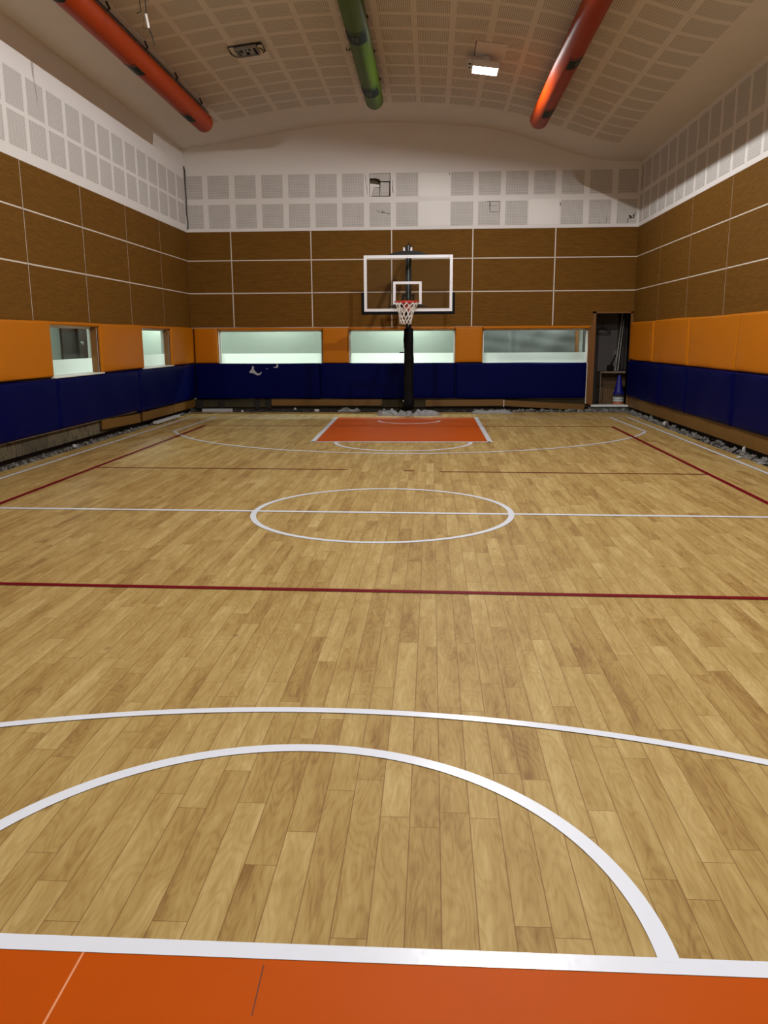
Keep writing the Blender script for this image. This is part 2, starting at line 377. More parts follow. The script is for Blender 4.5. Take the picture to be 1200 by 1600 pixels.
bm = bmnew(); strip(bm, -.414, 1.78, -.41, 1.62, .003, Z2); mark('vinyl_weld', bm, 'seamdark', 'short dark joint in the orange vinyl')
bm = bmnew()
strip(bm, -1.86, 12.6, .91, 12.6, .07, Z3); strip(bm, -1.83, 12.565, -1.92, 16.66, .075, Z3); strip(bm, .90, 12.565, .885, 16.66, .075, Z3)
mark('key_line', bm, 'line', 'white outline of the far orange key')
bm = bmnew(); strip(bm, -1.97, 1.828, .98, 1.828, .056, Z3); strip(bm, -1.95, 1.85, -1.95, -2.2, .056, Z3); strip(bm, .95, 1.85, .95, -2.2, .056, Z3)
mark('key_line', bm, 'line', 'broad white line along the near orange key')
bm = bmnew(); arc(bm, CX, 12.57, 1.0, 1.06, PI, 2*PI, Z3); mark('free_throw_arc', bm, 'line', 'white half circle in front of the far key')
bm = bmnew(); arc(bm, -.455, 1.84, 1.04, 1.095, 0, PI, Z3); mark('free_throw_arc', bm, 'line', 'white half circle in front of the near key')
bm = bmnew(); arc(bm, CX, 15.96, .56, .615, PI, 2*PI, Z3); mark('restricted_arc', bm, 'line', 'small white half circle inside the far key')
bm = bmnew(); arc(bm, -.444, 7.367, 1.145, 1.197, 0, 2*PI, Z3, 160); mark('centre_circle', bm, 'line', 'white circle at midcourt')
bm = bmnew(); strip(bm, -4.94, 7.43, 3.9, 7.22, .06, Z3); mark('halfway_line', bm, 'line', 'white line across midcourt')
R3p = 4.335; a = math.acos(4.06/R3p)
bm = bmnew(); arc(bm, CX, 15.585, R3p-.055, R3p, PI+a, 2*PI-a, Z3); strip(bm, CX-4.035, 14.03, CX-3.98, 16.66, .05, Z3); strip(bm, CX+4.035, 14.03, CX+3.98, 16.66, .05, Z3)
mark('three_point_line', bm, 'line', 'white three point line at the far end')
bm = bmnew(); arc(bm, CX-.04, -1.075, R3p-.045, R3p, a, PI-a, Z3); mark('three_point_line', bm, 'line', 'white three point line at the near end')
bm = bmnew(); strip(bm, -4.94, -2.2, -4.94, 16.7, .05, Z3); mark('side_line', bm, 'line', 'white left sideline')
bm = bmnew(); strip(bm, 3.9, -2.2, 3.9, 16.7, .05, Z3); mark('side_line', bm, 'line', 'white right sideline')
bm = bmnew(); strip(bm, -4.94, 16.72, -1.95, 16.70, .035, Z3); strip(bm, .92, 16.68, 3.9, 16.62, .035, Z3); mark('end_line', bm, 'line', 'white far end line')
bm = bmnew()
strip(bm, -4.19, -.25, -4.18, 14.99, .06, Z2); strip(bm, 3.19, -.25, 3.215, 14.86, .06, Z2)
mark('volleyball_side_line', bm, 'maroon', 'maroon sidelines inside the white court')
bm = bmnew(); strip(bm, -4.19, 15.0, 3.22, 14.86, .04, Z2); mark('volleyball_end_line', bm, 'maroon', 'maroon end line crossing the orange key')
bm = bmnew(); strip(bm, -4.19, 9.93, -1.0, 9.83, .035, Z2); strip(bm, .1, 9.70, 3.2, 9.58, .035, Z2); strip(bm, -.33, 9.765, -.2, 9.757, .03, Z2)
mark('volleyball_attack_line', bm, 'maroon', 'worn maroon line beyond midcourt')
bm = bmnew(); strip(bm, -4.19, 5.03, 3.2, 4.86, .055, Z2); mark('volleyball_attack_line', bm, 'maroon', 'maroon line nearer than midcourt')

# ---- walls with their parts
ROW = (1.80, 2.52, 3.19, 3.78)
uvxz = lambda co, f: (co.x, co.z)
uvyz = lambda co, f: (co.y, co.z)
def panels(wall, ax, plane, sgn, cols, rows, cut=None):
    for c0, c1 in zip(cols, cols[1:]):
        for r0, r1 in zip(rows, rows[1:]):
            bm = bmnew(); g = .011
            rects = [(c0+g, c1-g, r0+g, r1-g)]
            if cut and c1 > cut[0] and r0 < cut[1]: rects = [(c0+g, cut[0], r0+g, r1-g), (cut[0], c1-g, cut[1], r1-g)]
            for u0, u1, z0, z1 in rects:
                d0, d1 = sorted((plane, plane+sgn*.012))
                if ax == 0: box(bm, d0, d1, u0, u1, z0, z1)
                else: box(bm, u0, u1, d0, d1, z0, z1)
            obj('cladding_panel', bm, 'clad', wall)
    bm = bmnew(); d0, d1 = sorted((plane, plane+sgn*.007))
    for r in rows[1:-1]:
        if ax == 0: box(bm, d0, d1, cols[0], cols[-1], r-.011, r+.011)
        else: box(bm, cols[0], cols[-1], d0, d1, r-.011, r+.011)
    for c in cols[1:-1]:
        if ax == 0: box(bm, d0, d1, c-.011, c+.011, rows[0], rows[-1])
        else: box(bm, c-.011, c+.011, d0, d1, rows[0], rows[-1])
    o = obj('seam_trim', bm, 'seam', wall); o['label'] = 'white strips between the brown panels'
    bm = bmnew(); d0, d1 = sorted((plane, plane+sgn*.014))
    if ax == 0: box(bm, d0, d1, cols[0], cols[-1], rows[-1]-.008, rows[-1]+.035)
    else: box(bm, cols[0], cols[-1], d0, d1, rows[-1]-.008, rows[-1]+.035)
    obj('panel_capping', bm, 'plaster', wall)
def tiles(wall, ax, plane, sgn, spans, rows, skip=()):
    for j, (z0, z1) in enumerate(rows):
        for i, (u0, u1) in enumerate(spans):
            if (i, j) in skip: continue
            bm = bmnew(); d0, d1 = sorted((plane, plane+sgn*.0035))
            if ax == 0: box(bm, d0, d1, u0, u1, z0, z1)
            else: box(bm, u0, u1, d0, d1, z0, z1)
            obj('perforated_board', bm, 'tile', wall, uv=uvyz if ax == 0 else uvxz)

T = .16
# back wall ---------------------------------------------------------------
winB = [(-4.61, -2.36, 1.03, 1.745), (-1.77, .49, 1.03, 1.745), (1.075, 3.285, 1.03, 1.745)]
door = (3.43, 4.145, .15, 2.055)
hole = (-1.312, -.877, 4.43, 4.885)
wb = struct('wall_back', wall_slab(1, WY, WY+T, (WL-.2, WR+.2), (.28, 6.05), winB+[door, hole]), 'plaster')
panels(wb, 1, WY, -1, (WL, -4.25, -2.55, -.855, .832, 2.53, WR), ROW, cut=(3.40, 2.085))
bt = [(-5.15,-4.81),(-4.69,-4.245),(-4.124,-3.68),(-3.56,-3.118),(-2.997,-2.557),(-2.438,-1.986),(-1.88,-1.431),(-1.312,-.877),(-.758,-.312),(.368,.824),(.928,1.382),(1.486,1.938),(2.055,2.492),(2.621,3.07),(3.185,3.633),(3.748,4.15)]
tiles(wb, 1, WY, -1, bt, ((3.84, 4.315), (4.43, 4.885)), skip={(7, 1), (12, 0)})
# broken board: pieces left in the opening, dark cavity behind
def Hh(pts): return [(hole[0]+u*(hole[1]-hole[0]), hole[2]+v*(hole[3]-hole[2])) for u, v in pts]
bm = bmnew()
prism(bm, Hh([(.02,.98),(.97,.98),(.97,.66),(.52,.67),(.47,.75),(.28,.79),(.02,.78)]), 1, WY-.003, WY+.012)
prism(bm, Hh([(.51,.03),(.93,.03),(.95,.6),(.53,.61)]), 1, WY-.003, WY+.012)
prism(bm, Hh([(.1,.03),(.48,.03),(.48,.38),(.22,.39),(.14,.2)]), 1, WY+.006, WY+.02)
o = obj('perforated_board', bm, 'tile', wb, uv=uvxz); o['label'] = 'broken perforated board with a hole'
bm = bmnew(); prism(bm, Hh([(.02,.02),(.1,.02),(.2,.41),(.48,.42),(.48,.52),(.02,.58)]), 1, WY+.03, WY+.045); obj('board_backing', bm, 'plaster', wb)
bm = bmnew(); box(bm, hole[0]-.03, hole[1]+.03, WY+.11, WY+.14, hole[2]-.03, hole[3]+.03); obj('wall_cavity', bm, 'brick', wb, uv=uvxz)
def crack(wall, pts, ax, plane, w=.008):
    bm = bmnew()
    for (a0, a1), (b0, b1) in zip(pts, pts[1:]):
        d = Vector((b0-a0, b1-a1)).normalized(); n = Vector((-d.y, d.x))*w*random.uniform(.4, 1.)
        q = [(a0+n.x, a1+n.y), (b0+n.x, b1+n.y), (b0-n.x, b1-n.y), (a0-n.x, a1-n.y)]
        bm.faces.new([bm.verts.new((u, plane, v) if ax == 1 else (plane, u, v)) for u, v in q])
    o = obj('crack', bm, 'dark', wall); o['label'] = 'dark crack in a board'
P = WY-.006
crack(wb, [(-1.16,4.157),(-1.12,4.135),(-1.05,4.117),(-1.0,4.12),(-.95,4.10),(-.89,4.085)], 1, P, .009); crack(wb, [(-1.05,4.12),(-1.045,4.17)], 1, P, .006)
crack(wb, [(1.10,4.308),(1.36,4.308)], 1, P, .007); crack(wb, [(1.17,4.30),(1.165,4.2),(1.18,4.10)], 1, P, .012); crack(wb, [(1.17,4.11),(1.24,4.095),(1.36,4.10)], 1, P, .007); crack(wb, [(1.19,4.22),(1.31,4.225)], 1, P, .004); crack(wb, [(1.365,4.31),(1.37,4.08)], 1, P, .004)
crack(wb, [(4.0,4.0),(4.05,3.95),(4.1,3.955),(4.08,4.02)], 1, P, .02); crack(wb, [(4.05,3.95),(3.98,3.93),(3.97,3.85)], 1, P, .006); crack(wb, [(4.1,3.97),(4.13,4.07)], 1, P, .006)
crack(wb, [(3.41,3.85),(3.415,3.92)], 1, P, .004); crack(wb, [(3.54,3.85),(3.545,3.96)], 1, P, .004); crack(wb, [(3.76,3.84),(3.765,3.93)], 1, P, .004); crack(wb, [(2.6,4.27),(2.605,4.2)], 1, P, .008)
crack(wb, [(-1.39,4.86),(-1.385,4.72),(-1.36,4.6),(-1.35,4.47)], 1, P, .006); crack(wb, [(-.83,4.75),(-.835,4.62),(-.82,4.5)], 1, P, .006); crack(wb, [(-5.17,5.08),(-5.15,4.9),(-5.16,4.6)], 1, P, .002)
crack(wb, [(.335,4.87),(.335,4.83)], 1, P, .008)
for (x0, x1, z0, z1) in ((-.29, .35, 3.85, 4.33), (-.29, .35, 4.42, 4.87), (1.97, 2.585, 3.85, 4.34)):
    bm = bmnew(); box(bm, x0, x1, WY-.004, WY, z0, z1); o = obj('filler_patch', bm, 'patch', wb); o['label'] = 'plain smooth patch replacing a perforated board'
bm = bmnew()  # dark sheet added behind the pads so their gaps go dark
for q in ((WL, -4.61), (-2.36, -1.77), (.49, 1.075)): box(bm, q[0], q[1], WY-.006, WY, .3, 1.79)
for q in winB: box(bm, q[0], q[1], WY-.006, WY, .3, q[2]-.004)
o = obj('dark_gap_backing', bm, 'dark', wb); o['label'] = 'dark backing added to darken the gaps between the pads'
# base of the wall: bare masonry, studs, dark undercut
bm = bmnew(); box(bm, WL-.1, door[0]-.02, WY+.03, WY+T, .10, .28); box(bm, door[1], WR+.1, WY+.03, WY+T, .10, .28); obj('masonry_base', bm, 'shadebase', wb)
bm = bmnew(); box(bm, WL-.2, WR+.2, WY+.10, WY+T+.05, -.2, .12); obj('wall_footing', bm, 'subfloor', wb)
for x0, x1 in ((-5.15, -5.02), (-4.66, -4.55), (-3.86, -3.78), (-3.62, -3.5), (-.60, -.545)):
    bm = bmnew(); box(bm, x0, x1, WY-.01, WY+.03, .07, .29); obj('dark_stud', bm, 'dark', wb)

# left wall ---------------------------------------------------------------
winL = [(11.10, 12.78, 1.06, 1.755), (14.70, 16.33, 1.06, 1.755)]
wl = struct('wall_left', wall_slab(0, WL, WL-T, (WN, WY+T), (.32, 5.9), winL), 'plaster')
panels(wl, 0, WL, 1, (5.4, 7.16, 8.94, 10.71, 12.52, 14.34, 16.11, WY-.012), ROW)
lt = [(10.52+.5755*k, 10.52+.5755*k+.465) for k in range(-7, 13)]
tiles(wl, 0, WL, 1, lt, ((3.925, 4.335), (4.39, 4.835)))
bm = bmnew()
for q in ((7.2, 11.1), (12.78, 14.70), (16.33, WY)): box(bm, WL, WL+.006, q[0], q[1], .34, 1.80)
for q in winL: box(bm, WL, WL+.006, q[0], q[1], .34, 1.04)
o = obj('dark_gap_backing', bm, 'dark', wl); o['label'] = 'dark backing added to darken the gaps between the pads'
bm = bmnew(); box(bm, WL-T, WL-.03, 4, WY, .115, .33); obj('masonry_base', bm, 'brick', wl, uv=uvyz)
bm = bmnew(); box(bm, WL-T-.05, WL-.12, WN, WY, -.2, .13); obj('wall_footing', bm, 'subfloor', wl)
# right wall --------------------------------------------------------------
wr = struct('wall_right', wall_slab(0, WR, WR+T, (WN, WY+T), (.2, 5.5), []), 'plaster')
panels(wr, 0, WR, -1, (5.4, 7.16, 8.93, 10.71, 12.50, 14.30, 16.10, WY-.012), (1.86, 2.52, 3.19, 3.78))
rt_ = [(11.59+.559*k, 11.59+.559*k+.447) for k in range(-9, 12)]
tiles(wr, 0, WR, -1, rt_, ((3.86, 4.38), (4.47, 4.95)))
bm = bmnew(); box(bm, WR-.006, WR, 7.2, WY, .36, 1.86); o = obj('dark_gap_backing', bm, 'dark', wr); o['label'] = 'dark backing added to darken the gaps between the pads'
bm = bmnew(); box(bm, WR+.12, WR+T+.05, WN, WY, -.2, .22); obj('wall_footing', bm, 'subfloor', wr)
# rear wall (behind the camera)
bm = bmnew(); box(bm, WL-.2, WR+.2, WN-T, WN, -.2, 6.1); struct('wall_rear', bm, 'plaster')

# ---- ceiling: a shallow vault
PROF = [(-5.35,5.40),(-5.0,5.44),(-4.5,5.50),(-3.85,5.60),(-2.97,5.745),(-2.24,5.82),(-1.46,5.855),(-.62,5.85),(.15,5.81),(.74,5.755),(1.45,5.645),(2.4,5.35),(3.0,5.145),(3.41,5.06),(3.8,5.035),(4.35,5.03)]
def cz(x):
    for (x0, z0), (x1, z1) in zip(PROF, PROF[1:]):
        if x0 <= x <= x1: return z0+(z1-z0)*(x-x0)/(x1-x0)
def czs(x):                                                      # smoothed
    return sum(cz(min(max(x+d, -5.34), 4.34)) for d in (-.3, -.15, 0, .15, .3))/5
bm = bmnew(); NX = 160; xs = [-5.35+9.7*k/NX for k in range(NX+1)]
A = [[bm.verts.new((x, y, czs(x))) for x in xs] for y in (WN-.1, WY+T)]; B_ = [[bm.verts.new((x, y, czs(x)+.15)) for x in xs] for y in (WN-.1, WY+T)]
for k in range(NX):
    bm.faces.new((A[0][k], A[0][k+1], A[1][k+1], A[1][k])); bm.faces.new((B_[0][k], B_[1][k], B_[1][k+1], B_[0][k+1]))
bm.faces.new([A[0][0], A[1][0], B_[1][0], B_[0][0]]); bm.faces.new([A[0][NX], B_[0][NX], B_[1][NX], A[1][NX]])
bm.faces.new(A[0]+B_[0][::-1]); bm.faces.new(A[1][::-1]+B_[1])
ceil = struct('ceiling', bm, 'ceil', uv=lambda co, f: (co.x, co.y), smooth=False)
def on_ceil(x, y, drop=0):
    s = (czs(x+.05)-czs(x-.05))/.1; n = Vector((s, 0, -1)).normalized()          # pointing into the room
    X = Vector((1, 0, s)).normalized(); Y = Vector((0, 1, 0))
    return Vector((x, y, czs(x))) + n*drop, X, Y, n
def ceil_plate(name, x, y, wx, wy, drop, t, mat, label=None):
    o_, X, Y, n = on_ceil(x, y, drop); bm = bmnew(); tb = bmnew(); box(tb, -wx/2, wx/2, -wy/2, wy/2, 0, t)
    mt = Matrix((X, Y, n)).transposed().to_4x4(); mt.translation = o_; merge(bm, tb, mt)
    o = obj(name, bm, mat, ceil)
    if label: o['label'] = label
ceil_plate('hatch_gap', .845, 13.42, .475, .66, -.002, .004, 'dark', 'dark outline of the ceiling hatch')
ceil_plate('hatch_panel', .845, 13.42, .455, .64, -.002, .007, 'plaster', 'plain hatch panel beside the lit lamp')
ceil_plate('hatch_panel', -2.75, 13.52, .50, .42, -.002, .005, 'plaster', 'plain hatch panel beside the dead lamp')

# ------------------------------------------------------------------ corridors behind the glass
bm = bmnew(); box(bm, -7.0, WR+1, 19.55, 19.7, -.1, 2.75); struct('wall_corridor_back', bm, 'corridor')
bm = bmnew(); box(bm, -7.1, -6.95, 8.5, 19.7, -.1, 2.75); wcl = struct('wall_corridor_left', bm, 'corridor')
bm = bmnew(); box(bm, -7.1, WL-T, 8.5, 19.7, -.16, -.1); box(bm, WL-T, 3.3, WY+T, 19.7, -.16, -.1); struct('floor_corridor', bm, 'corrfloor')
bm = bmnew(); box(bm, -7.1, WL-T, 8.5, 19.7, 2.7, 2.8); box(bm, WL-T, 3.3, WY+T, 19.7, 2.7, 2.8); struct('ceiling_corridor', bm, 'whitepaint')
bm = bmnew(); box(bm, -7.0, WL-T, 8.5, 8.6, -.1, 2.75); struct('wall_corridor_end', bm, 'corridor')
bm = bmnew(); box(bm, -6.95, -6.91, 15.36, 17.2, -.1, 2.2); d2 = struct('door_2', bm, 'browndoor'); d2['label'] = 'dark brown door across the corridor'
bm = bmnew(); bbox(bm, -6.905, -6.87, 16.0, 16.75, .2, 2.0, .01); obj('door_leaf', bm, 'browndoor', d2)
bm = bmnew(); tube(bm, [(-6.88, 16.1, 1.5), (-6.83, 16.1, 1.5)], .03, 12); obj('door_knob', bm, 'steel', d2)

def window(i, ax, w, far_frame):
    u0, u1, z0, z1 = w; bm = bmnew(); f = .03
    dpl = WY+.10 if ax == 1 else WL-.10
    def bx(b, a0, a1, c0, c1, d0, d1):
        if ax == 1: box(b, a0, a1, d0, d1, c0, c1)
        else: box(b, d0, d1, a0, a1, c0, c1)
    bx(bm, u0, u1, z1-f, z1, dpl-.02, dpl+.02); bx(bm, u0, u1, z0, z0+f*.5, dpl-.02, dpl+.02); bx(bm, u0, u0+f, z0, z1, dpl-.02, dpl+.02); bx(bm, u1-f, u1, z0, z1, dpl-.02, dpl+.02)
    wn = struct('window_%d' % i, bm, 'winframe')
    bm = bmnew(); bx(bm, u0+f, u1-f, z0+f*.5, z1-f, dpl-.003, dpl+.003); obj('pane', bm, 'glass', wn)
    bm = bmnew(); k = dpl-.005 if ax == 1 else dpl+.005
    zt = z0+.225
    q = [(u0+f, z0+f*.5), (u1-f, z0+f*.5), (u1-f, zt), (u0+f, zt)]
    bm.faces.new([bm.verts.new((u, k, z) if ax == 1 else (k, u, z)) for u, z in q]); o = obj('frosted_film', bm, 'film', wn); o['label'] = 'frosted white film along the bottom of the pane'
    return wn
for i, w in enumerate(winB): window(i+1, 1, w, 0)
for i, w in enumerate(winL):
    wn = window(i+4, 0, w, 0)
    bm = bmnew(); bbox(bm, WL-.11, WL+.075, w[0]-.02, w[1]+.03, 1.043, 1.062, .004); o = obj('window_sill', bm, 'whitepaint', wn); o['label'] = 'thin white sill'
    bm = bmnew(); box(bm, WL-.09, WL+.0, w[1]-.045, w[1]-.02, 1.062, 1.75); o = obj('window_jamb', bm, 'casing', wn); o['label'] = 'dark wooden jamb'

# sheet and post seen through the right back window
bm = bmnew(); nx, nz = 60, 44; g = []
for i in range(nx+1):
    row = []
    for j in range(nz+1):
        x = .75+(3.115-.75)*i/nx; z = -.09+(2.69+.09)*j/nz
        y = WY+.62+.010*math.sin(x*3+z*2)+.004*math.sin(x*9-z*9)+.004*math.sin(z*23+x*4)+.004*random.random()
        if abs(x-1.75) < .03: y += .02
        row.append(bm.verts.new((x, y, z)))
    g.append(row)
for i in range(nx):
    for j in range(nz): bm.faces.new((g[i][j], g[i+1][j], g[i+1][j+1], g[i][j+1]))
tag(obj('plastic_sheet', bm, 'tarp', smooth=True), 'wrinkled grey sheet hanging behind the window nearest the doorway', 'sheet')
bm = bmnew(); bbox(bm, 3.12, 3.205, WY+.64, WY+.72, -.1, 2.69, .005); tag(obj('wooden_post', bm, 'post'), 'orange-brown wooden post behind the window nearest the doorway', 'post')
bm = bmnew(); box(bm, 3.205, 3.295, WY+.68, WY+.72, -.1, 2.69); struct('door_3', bm, 'whitepaint')
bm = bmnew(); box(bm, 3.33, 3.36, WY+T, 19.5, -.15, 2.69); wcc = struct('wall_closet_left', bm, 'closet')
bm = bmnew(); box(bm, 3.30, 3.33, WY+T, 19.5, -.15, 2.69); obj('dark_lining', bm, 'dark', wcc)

# ------------------------------------------------------------------ closet behind the doorway
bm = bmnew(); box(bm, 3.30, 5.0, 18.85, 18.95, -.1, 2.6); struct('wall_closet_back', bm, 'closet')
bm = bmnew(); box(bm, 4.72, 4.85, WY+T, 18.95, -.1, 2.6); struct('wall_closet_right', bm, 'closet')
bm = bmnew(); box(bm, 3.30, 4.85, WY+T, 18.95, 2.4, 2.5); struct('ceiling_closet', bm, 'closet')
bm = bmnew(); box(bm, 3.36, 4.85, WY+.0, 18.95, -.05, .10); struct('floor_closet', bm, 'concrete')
bm = bmnew()
box(bm, 3.285, 3.43, WY-.03, WY+.02, .17, 1.80); box(bm, 3.36, 3.43, WY-.035, WY+T, .15, 2.09); box(bm, 4.145, 4.19, WY-.035, WY+T, .15, 2.09); box(bm, 3.36, 4.19, WY-.035, WY+T, 2.055, 2.09)
d1 = struct('door_1', bm, 'casing'); d1['label'] = 'brown wooden casing of the open doorway'
bm = bmnew(); bbox(bm, 3.40, 4.19, WY-.06, WY+T, .11, .15, .006); o = obj('door_threshold', bm, 'whitepaint', d1)
# cubby
cb = empty('cubby_shelf', (4.1, 18.45, .10), 'low wooden cubby with an open shelf standing just inside the doorway', 'shelf')
cx0, cx1, cyf, cyb = 3.67, 4.42, 18.40, 18.82
for z0, z1, nm in ((.80, .835, 'top_board'), (.505, .525, 'shelf_board'), (.115, .14, 'bottom_board')):
    bm = bmnew(); bbox(bm, cx0, cx1, cyf, cyb, z0, z1, .003); obj(nm, bm, 'cubbyedge' if nm == 'top_board' else 'cubby', cb)
for x0, x1 in ((cx0, cx0+.022), (cx1-.022, cx1)):
    bm = bmnew(); box(bm, x0, x1, cyf, cyb, .10, .80); obj('side_panel', bm, 'cubbyedge', cb)
bm = bmnew(); box(bm, cx0+.02, cx1-.02, cyb-.02, cyb, .12, .80); obj('back_panel', bm, 'cubby', cb)
bm = bmnew()
for k in range(7): bbox(bm, cx0+.03+k*.05, cx0+.075+k*.05, cyf+.03, cyf+.045, .14, .50, .004)
obj('slatted_door', bm, 'cubby', cb)
# nested cones on the closet floor
base = (4.045, 18.235)
def cone(z, mat, label):
    bm = bmnew()
    lathe(bm, [(.118, 0), (.118, .035), (.098, .042), (.032, .40), (.03, .405), (.026, .40), (.09, .04), (.09, 0)], (base[0], base[1], z), 28)
    tag(obj('training_cone', bm, mat, smooth=False), label, 'cone', 'nested cones inside the doorway')
for k, (mt, lb) in enumerate((('orangec', 'orange cone at the very bottom of the nested stack'), ('orangec', 'orange cone second from the bottom of the nested stack'), ('whitec', 'white cone just above the two orange ones in the nested stack'), ('whitec', 'white cone third below the blue one at the stack top'), ('cloth', 'dark cone directly under the blue cone'), ('blue', 'blue cone on top of the nested stack in the doorway'))):
    cone(.10+k*.052, mt, lb)
t = empty('hand_brush', (3.90, 18.5, .835), 'small black tool with a slanting handle lying on top of the cubby', 'tool')
bm = bmnew(); bbox(bm, 3.83, 3.965, 18.46, 18.56, .836, .965, .025, 3); obj('tool_head', bm, 'black', t)
bm = bmnew(); tube(bm, [(3.90, 18.49, .95), (3.945, 18.49, 1.06), (3.985, 18.49, 1.17), (3.99, 18.49, 1.19)], [.03, .018, .018, .022], 10); obj('tool_handle', bm, 'black', t)
bm = bmnew(); hx, hy, hz = 3.72, 18.74, 1.70
tube(bm, [(hx-.02, hy, hz+.16), (hx+.02, hy, hz+.19), (hx+.04, hy, hz+.15), (hx, hy, hz+.11), (hx, hy, hz+.08)], .006, 6)
tube(bm, [(hx, hy, hz+.08), (hx+.20, hy, hz-.02), (hx+.20, hy, hz-.05), (hx-.20, hy, hz-.05), (hx-.20, hy, hz-.02), (hx, hy, hz+.08)], .009, 6)
tag(obj('coat_hanger', bm, 'wire'), 'dark coat hanger on the closet wall above the cubby', 'hanger')
bm = bmnew(); tube(bm, [(4.03, 18.62, .845), (4.14, 18.66, 2.1)], .008, 8); tag(obj('pole', bm, 'pole'), 'thin pale pole standing in the closet, left of a pair', 'pole')
bm = bmnew(); tube(bm, [(4.085, 18.62, .845), (4.17, 18.66, 1.95)], .008, 8); tag(obj('pole', bm, 'pole'), 'thin pale pole beside the dark hanging cloth', 'pole')
bm = bmnew(); g = []
for i in range(31):
    x = 4.07+.5*i/30; y = 18.74+.03*math.sin(i*1.3); g.append([bm.verts.new((x, y, z)) for z in (.86, 1.5, 2.35)])
for a_, b_ in zip(g, g[1:]):
    for k in range(2): bm.faces.new((a_[k], b_[k], b_[k+1], a_[k+1]))
tag(obj('hanging_cloth', bm, 'cloth', smooth=True), 'dark cloth hanging in the right half of the closet', 'cloth')

# ------------------------------------------------------------------ wall pads
def pad(ax, plane, sgn, u0, u1, z0, z1, th, mat, label, group, name='wall_pad', er=.035, parent=None, wob=.006):
    bm = bmnew(); n = max(6, int((u1-u0)/.09)); m = max(6, int((z1-z0)/.06))
    er = min(er, (z1-z0)*.4)
    us = sorted(set([u0, u0+er*.15, u0+er*.5, u0+er, u1-er, u1-er*.5, u1-er*.15, u1] + [u0+er+(u1-u0-2*er)*k/n for k in range(n+1)]))
    zs = sorted(set([z0, z0+er*.15, z0+er*.5, z0+er, z1-er, z1-er*.5, z1-er*.15, z1] + [z0+er+(z1-z0-2*er)*k/m for k in range(m+1)]))
    ph = random.random()*9
    def dep(u, z):
        e = min(u-u0, u1-u, z-z0, z1-z); k = min(1, e/er); pf = math.sqrt(max(0, 1-(1-k)**2))
        b = wob*(math.sin(u*2.3+ph)+.6*math.sin(u*5.1+z*4+ph*2))
        return th*.35+th*.65*pf+b*k
    g = [[None]*len(zs) for _ in us]
    P = lambda u, z, d: (plane+sgn*d, u, z) if ax == 0 else (u, plane+sgn*d, z)
    for i, u in enumerate(us):
        for j, z in enumerate(zs):
            zz = z
            if j == len(zs)-1: zz += .004*math.sin(u*3.1+ph)
            if j == 0: zz += .006*math.sin(u*2.2+ph)
            g[i][j] = bm.verts.new(P(u, zz, dep(u, z)))
    for i in range(len(us)-1):
        for j in range(len(zs)-1): bm.faces.new((g[i][j], g[i+1][j], g[i+1][j+1], g[i][j+1]))
    loop = [g[i][0] for i in range(len(us))]+[g[-1][j] for j in range(1, len(zs))]+[g[i][-1] for i in range(len(us)-2, -1, -1)]+[g[0][j] for j in range(len(zs)-2, 0, -1)]
    bk = []
    for v in loop:
        c = v.co.copy(); c[ax] = plane; bk.append(bm.verts.new(c))
    for k in range(len(loop)): bm.faces.new((loop[k], bk[k], bk[(k+1)%len(loop)], loop[(k+1)%len(loop)]))
    o = obj(name, bm, mat, smooth=True)
    try: o.data.set_sharp_from_angle(angle=math.radians(60))
    except Exception: pass
    return tag(o, label, 'wall pad', group)
# back wall
GO, GB = 'orange wall pads', 'navy wall pads'
pad(1, WY, -1, -5.14, -4.62, 1.05, 1.80, .05, 'orange', 'orange wall pad filling the back left corner beside the window', GO)
pad(1, WY, -1, -2.345, -1.78, 1.05, 1.795, .05, 'orange', 'orange wall pad between the left and middle back windows', GO)
pad(1, WY, -1, .495, 1.07, 1.05, 1.795, .05, 'orange', 'orange wall pad right of the hoop post, between the middle and right back windows', GO)
pad(1, WY, -1, -4.615, -2.35, 1.745, 1.80, .045, 'orange', 'thin orange pad strip above the left back window', GO, er=.02, wob=.001)
pad(1, WY, -1, -1.775, .49, 1.745, 1.80, .045, 'orange', 'thin orange pad strip behind the net, above the middle back window', GO, er=.02, wob=.001)
pad(1, WY, -1, 1.075, 3.33, 1.745, 1.81, .055, 'orange', 'thin rolled orange pad strip above the back window nearest the doorway', GO, er=.025, wob=.001)
pb = pad(1, WY, -1, -5.14, -2.42, .285, 1.045, .06, 'navy', 'torn navy wall pad under the left back window', GB)
pad(1, WY, -1, -2.415, .505, .285, 1.045, .06, 'navy', 'navy wall pad directly behind the hoop post', GB)
pad(1, WY, -1, .51, 3.275, .285, 1.045, .06, 'navy', 'navy wall pad under the back window nearest the doorway', GB)
for poly in ([(-3.88,.99),(-3.84,.98),(-3.85,.92),(-3.80,.86),(-3.76,.83),(-3.70,.85),(-3.68,.88),(-3.69,.82),(-3.76,.79),(-3.82,.815),(-3.88,.845),(-3.94,.845),(-3.95,.87),(-3.90,.92)], [(-3.34,1.04),(-3.315,1.01),(-3.31,.97),(-3.36,.95),(-3.43,.962),(-3.37,.975),(-3.345,1.0)], [(-3.58,.935),(-3.54,.945),(-3.55,.925)]):
    bm = bmnew(); prism(bm, poly, 1, WY-.074, WY-.05); o = obj('torn_patch', bm, 'foam', pb); o['label'] = 'pale foam showing through a tear'
bm = bmnew(); box(bm, 3.272, 3.286, WY-.07, WY, .18, 1.03); tag(obj('edge_strip', bm, 'seam'), 'thin pale strip up the edge of the navy pad by the doorway', 'edging')
